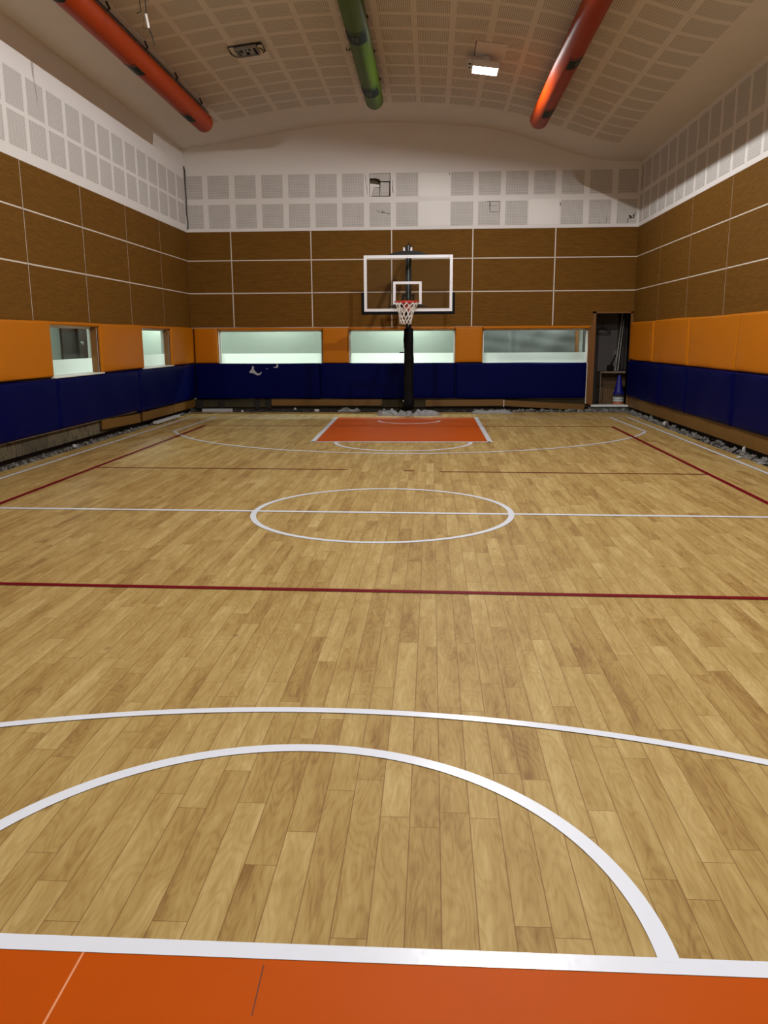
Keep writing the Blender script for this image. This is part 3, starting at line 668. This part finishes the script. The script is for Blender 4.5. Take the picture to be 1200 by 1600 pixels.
# left wall
pad(0, WL, 1, 7.2, 11.09, 1.065, 1.81, .06, 'orange', 'orange wall pad nearest the camera on the left wall', GO)
pad(0, WL, 1, 12.80, 14.69, 1.06, 1.81, .06, 'orange', 'orange wall pad between the two left wall windows', GO)
pad(0, WL, 1, 16.36, 17.86, 1.055, 1.81, .06, 'orange', 'orange wall pad at the far end of the left wall', GO)
pad(0, WL, 1, 11.095, 12.795, 1.758, 1.81, .055, 'orange', 'thin orange pad strip above the near left window', GO, er=.02, wob=.001)
pad(0, WL, 1, 14.695, 16.355, 1.758, 1.81, .055, 'orange', 'thin orange pad strip above the far left window', GO, er=.02, wob=.001)
pad(0, WL, 1, 7.2, 11.1, .335, 1.042, .065, 'navy', 'navy wall pad nearest the camera on the left wall', GB)
pad(0, WL, 1, 11.105, 14.3, .335, 1.042, .065, 'navy', 'navy wall pad under the near left window', GB)
pad(0, WL, 1, 14.305, 17.86, .30, 1.042, .065, 'navy', 'navy wall pad under the far left window, running to the corner', GB)
# right wall
rs = [(16.04, 17.90, 'farthest orange wall pad on the right wall, beside the doorway'), (13.835, 16.035, 'second orange wall pad from the doorway corner on the right wall'), (11.70, 13.83, 'third orange wall pad from the doorway corner on the right wall'), (7.2, 11.695, 'orange wall pad nearest the camera on the right wall')]
for k, (u0, u1, lb) in enumerate(rs): pad(0, WR, -1, u0, u1, 1.095, 1.865+.008*(k % 2), .07, 'orange', lb, GO, wob=.008)
rb = [(15.37, 17.90, 'farthest navy wall pad on the right wall, beside the doorway'), (13.78, 15.365, 'narrow second navy wall pad from the doorway corner on the right wall'), (11.66, 13.775, 'third navy wall pad from the doorway corner on the right wall'), (7.2, 11.655, 'navy wall pad nearest the camera on the right wall')]
for u0, u1, lb in rb: pad(0, WR, -1, u0, u1, .335, 1.088, .075, 'navy', lb, GB, wob=.010)

# ------------------------------------------------------------------ skirting boards
GS = 'brown skirting boards'
def skirt(ax, plane, sgn, u0, u1, z0, z1, label, drop=0, th=.02, endcap=False):
    bm = bmnew(); d0, d1 = plane, plane+sgn*th
    V = []
    for d in (d0, d1):
        for u, z in ((u0, z0), (u1, z0-drop), (u1, z1-drop), (u0, z1)): V.append(bm.verts.new((d, u, z) if ax == 0 else (u, d, z)))
    for f in ((0,1,2,3), (7,6,5,4), (0,4,5,1), (1,5,6,2), (2,6,7,3), (3,7,4,0)): bm.faces.new([V[i] for i in f])
    tag(obj('skirting_board', bm, 'skirt' if ax == 1 else 'skirty'), label, 'skirting board', GS)
skirt(1, WY-.005, -1, -3.49, -1.07, .135, .272, 'brown skirting board below the torn navy pad on the back wall')
skirt(1, WY-.005, -1, -.13, 1.545, .118, .257, 'brown skirting board just right of the hoop post', -.012)
skirt(1, WY-.02, -1, 1.56, 3.262, .13, .255, 'loose brown skirting board sagging towards the doorway', .095, .03)
bm = bmnew(); box(bm, 1.543, 1.562, WY-.04, WY, .11, .26); tag(obj('joint_strip', bm, 'seam'), 'pale upright strip at the joint of the two skirting boards', 'edging')
skirt(0, WL+.0, 1, 12.68, 14.40, .175, .325, 'nearest brown skirting board on the left wall, beside the bare masonry', .055, .025)
skirt(0, WL+.0, 1, 14.52, 16.28, .125, .287, 'middle brown skirting board on the left wall', .01, .025)
skirt(0, WL+.0, 1, 16.32, 17.85, .12, .285, 'farthest brown skirting board on the left wall, at the corner', .005, .025)
for k, (u0, u1, lb) in enumerate(((14.53, 17.88, 'farthest brown skirting board on the right wall, at the doorway corner'), (12.715, 14.515, 'second brown skirting board from the doorway corner on the right wall'), (10.91, 12.70, 'third brown skirting board from the doorway corner on the right wall'), (7.2, 10.895, 'nearest brown skirting board on the right wall'))):
    skirt(0, WR-.008, -1, u0, u1, .115, .40, lb, 0, .022)

# ------------------------------------------------------------------ rubble
def stone(bm, c, r, seed):
    rnd = random.Random(seed); t = bmnew(); bmesh.ops.create_icosphere(t, subdivisions=1, radius=1)
    sx, sy, sz = (rnd.uniform(.6, 1.3) for _ in range(3)); rot = Matrix.Rotation(rnd.uniform(0, 6), 4, Vector((rnd.random(), rnd.random(), rnd.random()+.1)).normalized())
    for v in t.verts:
        v.co *= rnd.uniform(.55, 1.3); v.co = rot @ Vector((v.co.x*sx, v.co.y*sy, v.co.z*sz*.75))*r + Vector(c)
    merge(bm, t)
def rubble(name, label, gen, n, rr, mat='concrete'):
    bm = bmnew()
    for k in range(n):
        x, y, z = gen(); r = rr[0]+(rr[1]-rr[0])*random.random()**2*1.5; stone(bm, (x, y, z-.4*max(0, r-rr[1])), r, k+n)
    o = obj(name, bm, mat, scaled=False); tag(o, label, 'rubble', None, 'stuff')
rubble('concrete_rubble', 'grey broken concrete along the foot of the right wall', lambda: (random.triangular(4.08, 4.30, 4.17), random.uniform(7.2, 17.68), random.uniform(-.09, .03)), 1500, (.010, .045))
rubble('concrete_rubble', 'grey crumbled concrete edge along the foot of the left wall', lambda: (random.triangular(-5.32, -5.16, -5.22), random.uniform(7.2, 17.66), random.uniform(-.05, .025)), 1500, (.008, .032))
rubble('concrete_rubble', 'dark rubble along the foot of the back wall', lambda: (random.choice((random.uniform(-5.1, -2.15), random.uniform(-5.1, -2.15), random.uniform(-1.45, .78))), random.uniform(17.84, 18.2), random.uniform(-.1, .01)), 380, (.015, .05), 'subfloor')
rubble('concrete_rubble', 'grey broken concrete in front of the sagging skirting board and doorway', lambda: (random.uniform(.95, 4.12), random.triangular(17.8, 18.25, 17.95), random.uniform(-.09, .02)), 700, (.012, .055))
def chunk(loc, r, mat, label, sq=(1, 1, 1), seed=1, name='plaster_chunk', cat='debris', group='loose white debris'):
    t = bmnew(); bmesh.ops.create_icosphere(t, subdivisions=2, radius=1); rnd = random.Random(seed); q = {}
    for v in t.verts: v.co *= rnd.uniform(.8, 1.15); v.co = Vector((v.co.x*sq[0], v.co.y*sq[1], max(v.co.z, -.5)*sq[2]))*r + Vector(loc)
    tag(obj(name, t, mat, scaled=False), label, cat, group)
bm = bmnew(); bbox(bm, -5.03, -4.36, 17.86, 17.95, -.005, .07, .012); tag(obj('plaster_slab', bm, 'white', scaled=False), 'long white plaster slab lying at the back left corner', 'debris', 'loose white debris')
chunk((-4.12, 17.80, .022), .03, 'white', 'small white ball on the floor right of the long plaster slab', seed=3)
chunk((-2.5, 17.86, .03), .05, 'white', 'white scrap at the foot of the back wall below the torn pad', (1.2, .8, .8), 5)
chunk((-3.0, 18.05, .05), .03, 'white', 'tiny white lump near the dark studs of the back wall', seed=6)
chunk((4.02, 10.9, .015), .03, 'white', 'white lump on the right floor edge nearest the camera', (1.3, 1, .7), 8)
chunk((4.14, 11.1, .09), .035, 'white', 'upright white lump amid rubble under the right wall', (.7, .7, 1.5), 9)
chunk((4.12, 10.42, .01), .05, 'sheet', 'flat pale scrap at the right floor edge', (1.3, 1.0, .35), 10)
chunk((4.14, 14.9, .055), .04, 'white', 'white lump amid the right rubble farther along', (.8, 1, 1.1), 11)
chunk((-5.17, 11.6, .05), .03, 'white', 'white lump in the rubble by the bare left masonry', seed=12)
bm = bmnew(); tb = bmnew(); bbox(tb, -.05, .05, -.85, .55, 0, .05, .012); merge(bm, tb, Matrix.Translation((-5.13, 15.9, .02))); tag(obj('plaster_slab', bm, 'white', scaled=False), 'white plaster strip lying along the left floor edge', 'debris', 'loose white debris')
def sheet(x0, x1, y0, y1, h, label, seed, name='crumpled_sheet', lean=0):
    rnd = random.Random(seed); bm = bmnew(); nx, ny = 30, 18; g = []
    ph = [rnd.uniform(0, 6) for _ in range(8)]
    for i in range(nx+1):
        row = []
        for j in range(ny+1):
            u, v = i/nx, j/ny
            e = min(1, min(u, 1-u)*6)*min(1, min(v, 1-v)*5)
            w = .55+.25*math.sin(u*9+ph[0]+2*math.sin(v*6+ph[1]))+.2*math.sin(v*11+u*5+ph[2])+.15*math.sin(u*23+v*17+ph[3])
            z = .004+h*max(.05, w)*e**.5 + rnd.uniform(0, .012)*e
            x = x0+(x1-x0)*u+.03*math.sin(v*7+ph[4])*1; y = y0+(y1-y0)*v+.03*math.sin(u*8+ph[5])+lean*u
            row.append(bm.verts.new((x, y, z)))
        g.append(row)
    for i in range(nx):
        for j in range(ny): bm.faces.new((g[i][j], g[i+1][j], g[i+1][j+1], g[i][j+1]))
    r = bmesh.ops.extrude_face_region(bm, geom=bm.faces[:])
    for v in [q for q in r['geom'] if isinstance(q, bmesh.types.BMVert)]: v.co.z = max(.001, v.co.z-.006)
    tag(obj(name, bm, 'sheet', scaled=False), label, 'debris', 'white sheets around the post foot')
sheet(-1.10, -.71, 17.03, 17.29, .11, 'crumpled white sheet left of the hoop post foot', 1)
sheet(-.695, -.40, 16.96, 17.27, .09, 'crumpled white sheet in front of the hoop post foot', 2)
sheet(-.385, .16, 17.0, 17.29, .10, 'crumpled white sheet right of the hoop post foot', 3)
sheet(.85, 1.70, 17.48, 17.70, .06, 'flat pale sheet lying before the skirting board right of the hoop', 4)
sheet(-2.02, -1.58, 17.95, 18.1, .07, 'ragged white scrap at the back wall left of the hoop', 5)

# ------------------------------------------------------------------ basketball hoop (true units)
HX = -.48; BY = 16.6; PY = 17.42
hp = empty('basketball_hoop', (HX-.01, PY, 0), 'in-ground basketball hoop with glass backboard and black padded post', 'basketball hoop', scaled=False)
def hpart(name, bm, mat, parent=hp, smooth=False, label=None):
    o = obj(name, bm, mat, parent, scaled=False, smooth=smooth)
    if label: o['label'] = label
    return o
bm = bmnew(); bbox(bm, HX-.066, HX+.05, PY-.06, PY+.06, 0, 3.40, .008); hpart('post', bm, 'blacksteel')
bm = bmnew(); box(bm, HX-.012, HX-.004, PY-.064, PY-.06, 1.8, 3.4); hpart('post_seam', bm, 'steel', label='thin grey weld line up the post')
for x in (HX-.045, HX-.008, HX+.03):
    bm = bmnew(); tube(bm, [(x, PY, 3.39), (x, PY, 3.47 if x == HX-.008 else 3.43)], .008, 6); hpart('post_bolt', bm, 'blacksteel')
bm = bmnew(); bbox(bm, HX-.20, HX+.18, PY-.11, PY+.15, 0, .03, .006); hpart('base_plate', bm, 'blacksteel')
bm = bmnew(); n = 20; prev = None; rings = []
for k in range(15):
    z = .10+1.66*k/14; w = .098+.006*math.sin(k*1.7)+(.012 if k < 3 else 0); cxp = HX-.002+.006*math.sin(k*.9)
    rings.append([bm.verts.new((cxp+w*abs(math.cos(t))**.55*(1 if math.cos(t) >= 0 else -1), PY+w*abs(math.sin(t))**.55*(1 if math.sin(t) >= 0 else -1), z)) for t in (2*PI*q/n for q in range(n))])
for A_, B2 in zip(rings, rings[1:]):
    for q in range(n): bm.faces.new((A_[q], A_[(q+1)%n], B2[(q+1)%n], B2[q]))
bm.faces.new(rings[0][::-1]); bm.faces.new(rings[-1]); hpart('post_padding', bm, 'black', smooth=True)
bm = bmnew(); tube(bm, [(HX-.08, PY, 1.275), (HX-.19, PY, 1.275)], .013, 8); hpart('height_lever', bm, 'blacksteel')
bm = bmnew(); tube(bm, [(HX-.09, PY, 1.395), (HX-.115, PY, 1.395)], .01, 8); hpart('side_bolt', bm, 'blacksteel')
bm = bmnew(); tube(bm, [(HX-.11, PY-.1, .28), (HX-.11, PY-.135, .28)], .016, 10); hpart('base_bolt', bm, 'steel')
for za, zb in ((3.27, 3.16), (2.42, 2.20)):
    for xa in (HX-.113, HX+.097):
        bm = bmnew(); V = [bm.verts.new((xa+dx, y, z+dz)) for y, z in ((PY+.05, za), (BY+.05, zb)) for dx, dz in ((-.02, -.035), (.02, -.035), (.02, .035), (-.02, .035))]
        for f in ((3,2,1,0), (4,5,6,7), (0,1,5,4), (1,2,6,5), (2,3,7,6), (3,0,4,7)): bm.faces.new([V[q] for q in f])
        hpart('arm', bm, 'blacksteel')
    bm = bmnew(); tube(bm, [(HX-.13, PY+.02, za), (HX+.115, PY+.02, za)], .018, 8); hpart('arm_pin', bm, 'blacksteel')
for side in (-1, 1):
    bm = bmnew(); c_ = HX-.008+side*.075; prism(bm, [(c_-.02-.01*side, 3.20), (c_+.02-.01*side, 3.20), (c_+.016-.0*side, 3.30), (c_-.012, 3.31)], 1, BY+.20, BY+.21); hpart('side_plate', bm, 'bbframe')
def bow(zb, h, half, flip=1):
    bm = bmnew(); top = [(HX-.0+half*u, zb+h*(1-u*u)) for u in [i/12-1 for i in range(25)]]; low = [(HX+half*u, zb-.004) for u in [1-i/12 for i in range(25)]]
    prism(bm, top+low, 1, BY+.04, BY+.09); return bm
hpart('mount_bracket', bow(3.12, .105, .47), 'blacksteel'); hpart('mount_bracket', bow(2.165, .062, .41), 'blacksteel')
bx0, bx1, bz0, bz1 = -1.335, .392, 2.075, 3.138
bd = bmnew(); box(bd, bx0+.03, bx1-.03, BY-.006, BY+.006, bz0+.03, bz1-.03); bd = hpart('backboard_glass', bd, 'bbglass')
bm = bmnew(); f = .056
box(bm, bx0, bx1, BY-.02, BY+.02, bz1-f, bz1); box(bm, bx0, bx1, BY-.02, BY+.02, bz0, bz0+f); box(bm, bx0, bx0+f, BY-.02, BY+.02, bz0+f, bz1-f); box(bm, bx1-f, bx1, BY-.02, BY+.02, bz0+f, bz1-f)
hpart('backboard_frame', bm, 'bbframe', label='white painted backboard border')
bm = bmnew(); t0, t1, tz0, tz1, w = -.765, -.207, 2.215, 2.645, .05
for q in ((t0, t1, tz1-w, tz1), (t0, t0+w, tz0, tz1-w), (t1-w, t1, tz0, tz1-w), (t0+w, t1-w, tz0, tz0+.018)): box(bm, q[0], q[1], BY-.0085, BY-.006, q[2], q[3])
hpart('target_square', bm, 'bbframe', label='white target rectangle above the rim')
bm = bmnew()
for q in ((bx0-.055, bx1+.05, bz0-.055, bz0+.004), (bx0-.055, bx0+.004, bz0-.02, 2.445), (bx1-.004, bx1+.05, bz0-.02, 2.435)): bbox(bm, q[0], q[1], BY-.028, BY+.03, q[2], q[3], .012, 3)
hpart('backboard_padding', bm, 'black', label='dark padding around the bottom of the backboard')
for x, z in ((bx0+.08, bz1-.028), (HX, bz1-.028), (bx1-.08, bz1-.028), (bx0+.028, 2.62), (bx1-.028, 2.62)):
    bm = bmnew(); tube(bm, [(x, BY-.02, z), (x, BY-.024, z)], .008, 8); hpart('frame_screw', bm, 'steel')
RC = Vector((HX-.005, BY-.40, 2.245)); RR = .235
bm = bmnew(); pts = [(RC.x+RR*math.cos(2*PI*k/48), RC.y+RR*math.sin(2*PI*k/48), RC.z) for k in range(49)]; tube(bm, pts, .0105, 8, caps=False)
rim = hpart('rim', bm, 'rim', smooth=True, label='orange-red rim')
bm = bmnew(); prism(bm, [(HX-.105, 2.258), (HX+.10, 2.258), (HX+.085, 2.20), (HX+.03, 2.09), (HX-.04, 2.09), (HX-.095, 2.20)], 1, BY-.028, BY-.009); box(bm, HX-.10, HX+.095, BY-.18, BY-.01, 2.243, 2.257); box(bm, HX-.09, HX+.085, BY-.03, BY-.01, 2.255, 2.285); hpart('rim_plate', bm, 'rim', label='orange-red plate holding the rim')
bm = bmnew(); K = 12; levels = [(0, .228), (.07, .196), (.14, .165), (.22, .140), (.30, .122), (.37, .112), (.405, .118)]
for sgn in (1, -1):
    for k in range(K):
        pts = []
        for i, (dz, r) in enumerate(levels):
            ang = 2*PI*(k+sgn*i*.5)/K+.05*math.sin(k*2.1+i); lean = -.03*dz/.4
            pts.append((RC.x+lean+r*math.cos(ang), RC.y+r*math.sin(ang), RC.z-.008-dz-.012*math.sin(k*1.3)*(i > 4)))
        tube(bm, pts, .0068, 5)
o = obj('net', bm, 'net', rim, scaled=False, smooth=True); o['label'] = 'white cord net'

# ------------------------------------------------------------------ air ducts under the vault
def duct(x, z, r, y_end, bands, mat, label, bang):
    root = empty('air_duct', (x, y_end, z-r), label, 'air duct', 'fabric air ducts')
    bm = bmnew(); n = 40; prof = []
    y0 = -3.9; ys = []
    L_ = y_end-y0; k = int(L_/.09)
    for i in range(k+1): ys.append((y0+(L_-.06)*i/k, r*(1+.006*math.sin(i*2.1)+.004*math.sin(i*.7))))
    ys += [(y_end-.03, r*.97), (y_end-.01, r*.86), (y_end, r*.6), (y_end+.004, r*.15)]
    rings = [[bm.verts.new((x+rr*math.cos(2*PI*q/n), y, z+rr*math.sin(2*PI*q/n))) for q in range(n)] for y, rr in ys]
    for A_, B2 in zip(rings, rings[1:]):
        for q in range(n): bm.faces.new((A_[q], A_[(q+1)%n], B2[(q+1)%n], B2[q]))
    bm.faces.new(rings[0]); bm.faces.new(rings[-1])
    obj('duct_tube', bm, mat, root, smooth=True)
    for y0, y1 in bands:
        def shell(a0, a1, b0, b1, rr):
            t = bmnew(); m_ = 20; g = [[t.verts.new((x+rr*math.cos(a0+(a1-a0)*i/m_), y, z+rr*math.sin(a0+(a1-a0)*i/m_))) for i in range(m_+1)] for y in (b0, b1)]
            for i in range(m_): t.faces.new((g[0][i], g[0][i+1], g[1][i+1], g[1][i]))
            return t
        c0, c1 = bang
        lg = obj('printed_label', shell(c0, c1, y0, y1, r*1.016), 'logo', root, smooth=True); lg['label'] = 'dark green printed band'
        t = shell(c0-.1, c1+.1, y0-.075, y0-.045, r*1.014); obj('printed_stripe', t, 'logo', root, smooth=True)
        t = bmnew(); c = c0+(c1-c0)*.5
        for d, wd in ((-.28, .05), (-.14, .03), (.02, .10), (.2, .03)): merge(t, shell(c+d, c+d+wd, y0+.09, y1-.09, r*1.022))
        o = obj('printed_lettering', t, 'logotxt', lg, smooth=True)
        t = bmnew(); merge(t, shell(c0, c1, y0+.01, y0+.018, r*1.021)); obj('printed_edge', t, 'logotxt', lg)
    bm = bmnew(); zt = czs(x)
    tube(bm, [(x+.1, -3.9, z+r*.95), (x+.1, y_end-.1, z+r*.95)], .008, 6)
    for y in [y_end-.65-1.37*i for i in range(10)]: tube(bm, [(x+.1, y, z+r*.9), (x+.14, y, z+r*1.0), (x+.1, y, min(czs(x+.1), z+r+.3))], .014, 6)
    obj('hanger_rail', bm, 'wire', root)
    return root
bands = [(14.40, 14.82), (11.92, 12.30), (9.40, 9.74), (6.9, 7.3)]
duct(-4.08, 5.335, .162, 15.60, bands, 'redduct', 'red air duct on the left side of the ceiling', (PI*1.08, PI*1.62))
duct(-1.035, 5.645, .158, 15.60, bands, 'greenduct', 'green air duct along the middle of the ceiling', (PI*1.12, PI*1.80))
duct(1.835, 5.275, .158, 15.60, bands, 'redduct', 'red air duct on the right side of the ceiling', (PI*1.40, PI*2.0))

# ------------------------------------------------------------------ lamps
def floodlight(x, y, lit, label, power=1150):
    p0, X, Y, n = on_ceil(x, y, .125)
    root = empty('floodlight', p0, label, 'floodlight', 'ceiling floodlights')
    base = Matrix((X, Y, n)).transposed().to_4x4(); base.translation = p0
    def put(name, t, mat, lab=None):
        b = bmnew(); merge(b, t, base); o = obj(name, b, mat, root)
        if lab: o['label'] = lab
        return o
    hx, hy, d = .20, .18, .058
    t = bmnew(); box(t, -hx, hx, -hy, hy, 0, .03)
    for q in ((-hx, hx, -hy, -hy+.012), (-hx, hx, hy-.012, hy), (-hx, -hx+.012, -hy+.012, hy-.012), (hx-.012, hx, -hy+.012, hy-.012)): box(t, *q, .03, .03+d)
    put('housing', t, 'housing' if lit else 'steel')
    t = bmnew(); box(t, -.10, .10, -.06, .06, .03, .034)
    put('lens', t, 'lens' if lit else 'blacksteel', 'glowing lens' if lit else 'dark unlit lens')
    t = bmnew(); bbox(t, -hx-.075, -hx-.004, -hy, hy-.02, 0, .05, .006); put('driver_box', t, 'housing' if lit else 'steel')
    t = bmnew(); box(t, -hx-.06, -hx-.02, -hy+.03, -hy+.09, .05, .053); put('driver_terminal', t, 'black')
    t = bmnew(); box(t, -hx-.055, -hx-.025, .02, .075, .05, .053); put('driver_terminal', t, 'black')
    t = bmnew(); box(t, -.05, .05, -.05, .05, -.105, 0); box(t, -hx-.02, hx+.02, -.012, .012, -.006, 0); put('bracket', t, 'housing')
    if lit:
        la = bpy.data.lights.new('floodlight_beam', 'POINT'); la.shadow_soft_size = .02; la.energy = power; la.color = (1, .98, .95)
        lo = bpy.data.objects.new('floodlight_beam', la); C.objects.link(lo)
        lo.location = M(base @ Vector((0, 0, .036+.022))) - Vector(root.location); lo.parent = root
    return root
floodlight(.80, 13.68, True, 'glowing white floodlight under the vault, right of the green duct', 620)
floodlight(.80, 8.2, True, 'floodlight overhead just beyond the top edge of the picture')
floodlight(.80, 2.4, True, 'floodlight overhead above the near key')
# dead lamp: gutted recess between the left and middle ducts
p0, X, Y, n = on_ceil(-2.76, 13.16, .018)
root = empty('dead_light_fitting', p0, 'dark gutted light fitting left of the green duct', 'light fitting')
base = Matrix((X, Y, n)).transposed().to_4x4(); base.translation = p0
def put(name, t, mat, lab=None):
    b = bmnew(); merge(b, t, base); o = obj(name, b, mat, root)
    if lab: o['label'] = lab
t = bmnew(); box(t, -.25, .25, -.19, .19, -.002, .006); put('cutout', t, 'dark')
t = bmnew(); box(t, -.165, .165, -.17, .17, .006, .03)
for q in ((-.165, .165, -.17, -.158), (-.165, .165, .158, .17), (-.165, -.153, -.158, .158), (.153, .165, -.158, .158)): box(t, *q, .03, .05)
put('tray', t, 'steel')
for q in ((.10, .14, -.15, .15), (-.13, -.115, -.15, .13), (-.1, -.06, -.12, .02), (-.03, .02, .03, .13), (.03, .06, -.14, -.02), (-.02, .0, -.12, -.03)):
    t = bmnew(); box(t, *q, .03, .034); put('component', t, 'black')
for q in ((-.235, -.172, -.185, .17), (.172, .24, -.12, .16)):
    t = bmnew(); box(t, *q, .004, .016); put('loose_flap', t, 'plaster')
t = bmnew(); tube(t, [(-.24, -.2, .01), (-.25, .0, .03), (-.2, .2, .02), (-.1, .23, .02)], .008, 6); put('loose_wire', t, 'wire')
t = bmnew(); tube(t, [(.19, -.05, .02), (.23, .0, .04), (.24, .1, .03), (.2, .18, .02)], .008, 6); put('loose_wire', t, 'wire')
# dangling connector by the left duct
r_ = empty('hanging_cable', (-3.25, 10.3, 5.25), 'cable with a white connector dangling beside the left red duct', 'cable')
zc = czs(-3.2)
def CP(px, py, Y_):            # a point on the plane y=Y_ from the survey image
    u = (px-600)/F; v = (py-800)/F; u2 = u*cr_-v*sr_; v2 = u*sr_+v*cr_
    d = fwd+u2*rt+v2*dn; t_ = Y_/d.y; return Vector((d.x*t_, Y_, 1.55+d.z*t_))
Yc = 10.35
bm = bmnew(); tube(bm, [CP(227, -60, Yc), CP(227, 0, Yc), CP(228.5, 20, Yc)], .006, 6); tube(bm, [CP(217, -60, Yc), CP(218, 0, Yc), CP(220, 18, Yc), CP(214, 20.5, Yc)], .006, 6); tube(bm, [CP(233, 45, Yc), CP(238, 57, Yc), CP(241.5, 71, Yc)], .007, 6); tube(bm, [CP(226, 24, Yc+.05), CP(224, 44, Yc+.05), CP(232, 45, Yc+.05)], .003, 5); obj('wire', bm, 'wire', r_)
bm = bmnew(); tube(bm, [CP(227.5, 22, Yc), CP(232, 44, Yc)], .018, 4); o = obj('connector', bm, 'cablew', r_); o['label'] = 'white plastic connector'
bm = bmnew(); Yq = 12.75; q0 = [(541, 74), (541.5, 79), (545, 79), (546, 75), (549, 74), (548, 77), (545, 78)]
tube(bm, [CP(a_, b_, Yq) for a_, b_ in q0], .007, 6); tag(obj('cable_stub', bm, 'wire'), 'small dark coil of cable on the ceiling left of the green duct', 'cable')
bm = bmnew(); Yk = WY-.02
tube(bm, [(WL+.018+dx, Yk, z) for dx, z in ((0, 5.08), (.02, 4.98), (.012, 4.75), (.02, 4.45), (.015, 4.15), (.035, 3.95), (.02, 3.83))], .011, 6); tag(obj('corner_cable', bm, 'wire'), 'black cable running down the back left corner', 'cable')

# unseen corridor lights (behind the windows), some added to brighten film and sheet
def corridor_light(x, y, lx, ly, e, col=(.95, 1, .95)):
    la = bpy.data.lights.new('unseen_corridor_light', 'AREA'); la.shape = 'RECTANGLE'; la.size = lx; la.size_y = ly; la.energy = e; la.color = col
    o = bpy.data.objects.new('unseen_corridor_light', la); C.objects.link(o); o.location = M((x, y, 2.66))
CE = 150
corridor_light(-3.6, 19.3, 1.2, .12, CE*.75); corridor_light(-.6, 19.3, 1.2, .12, CE*1.15); corridor_light(2.3, 18.44, 1.4, .08, CE*.65); corridor_light(-6.7, 12.6, .12, 1.2, CE*.8); corridor_light(-6.2, 19.2, .5, .1, CE*.9); corridor_light(-6.8, 16.6, .1, 1.0, CE*.7)

# ------------------------------------------------------------------ world and colour management
w = bpy.data.worlds.new('world'); bpy.context.scene.world = w; w.use_nodes = True
w.node_tree.nodes['Background'].inputs[0].default_value = (0, 0, 0, 1)
sc = bpy.context.scene
sc.view_settings.view_transform = 'Standard'; sc.view_settings.look = 'None'; sc.view_settings.gamma = 1; sc.view_settings.use_curve_mapping = False
sc.view_settings.exposure = -0.7
sc.cycles.max_bounces = 8; sc.cycles.diffuse_bounces = 5; sc.cycles.glossy_bounces = 4; sc.cycles.transparent_max_bounces = 16
sc.cycles.sample_clamp_indirect = 4; sc.cycles.caustics_reflective = False
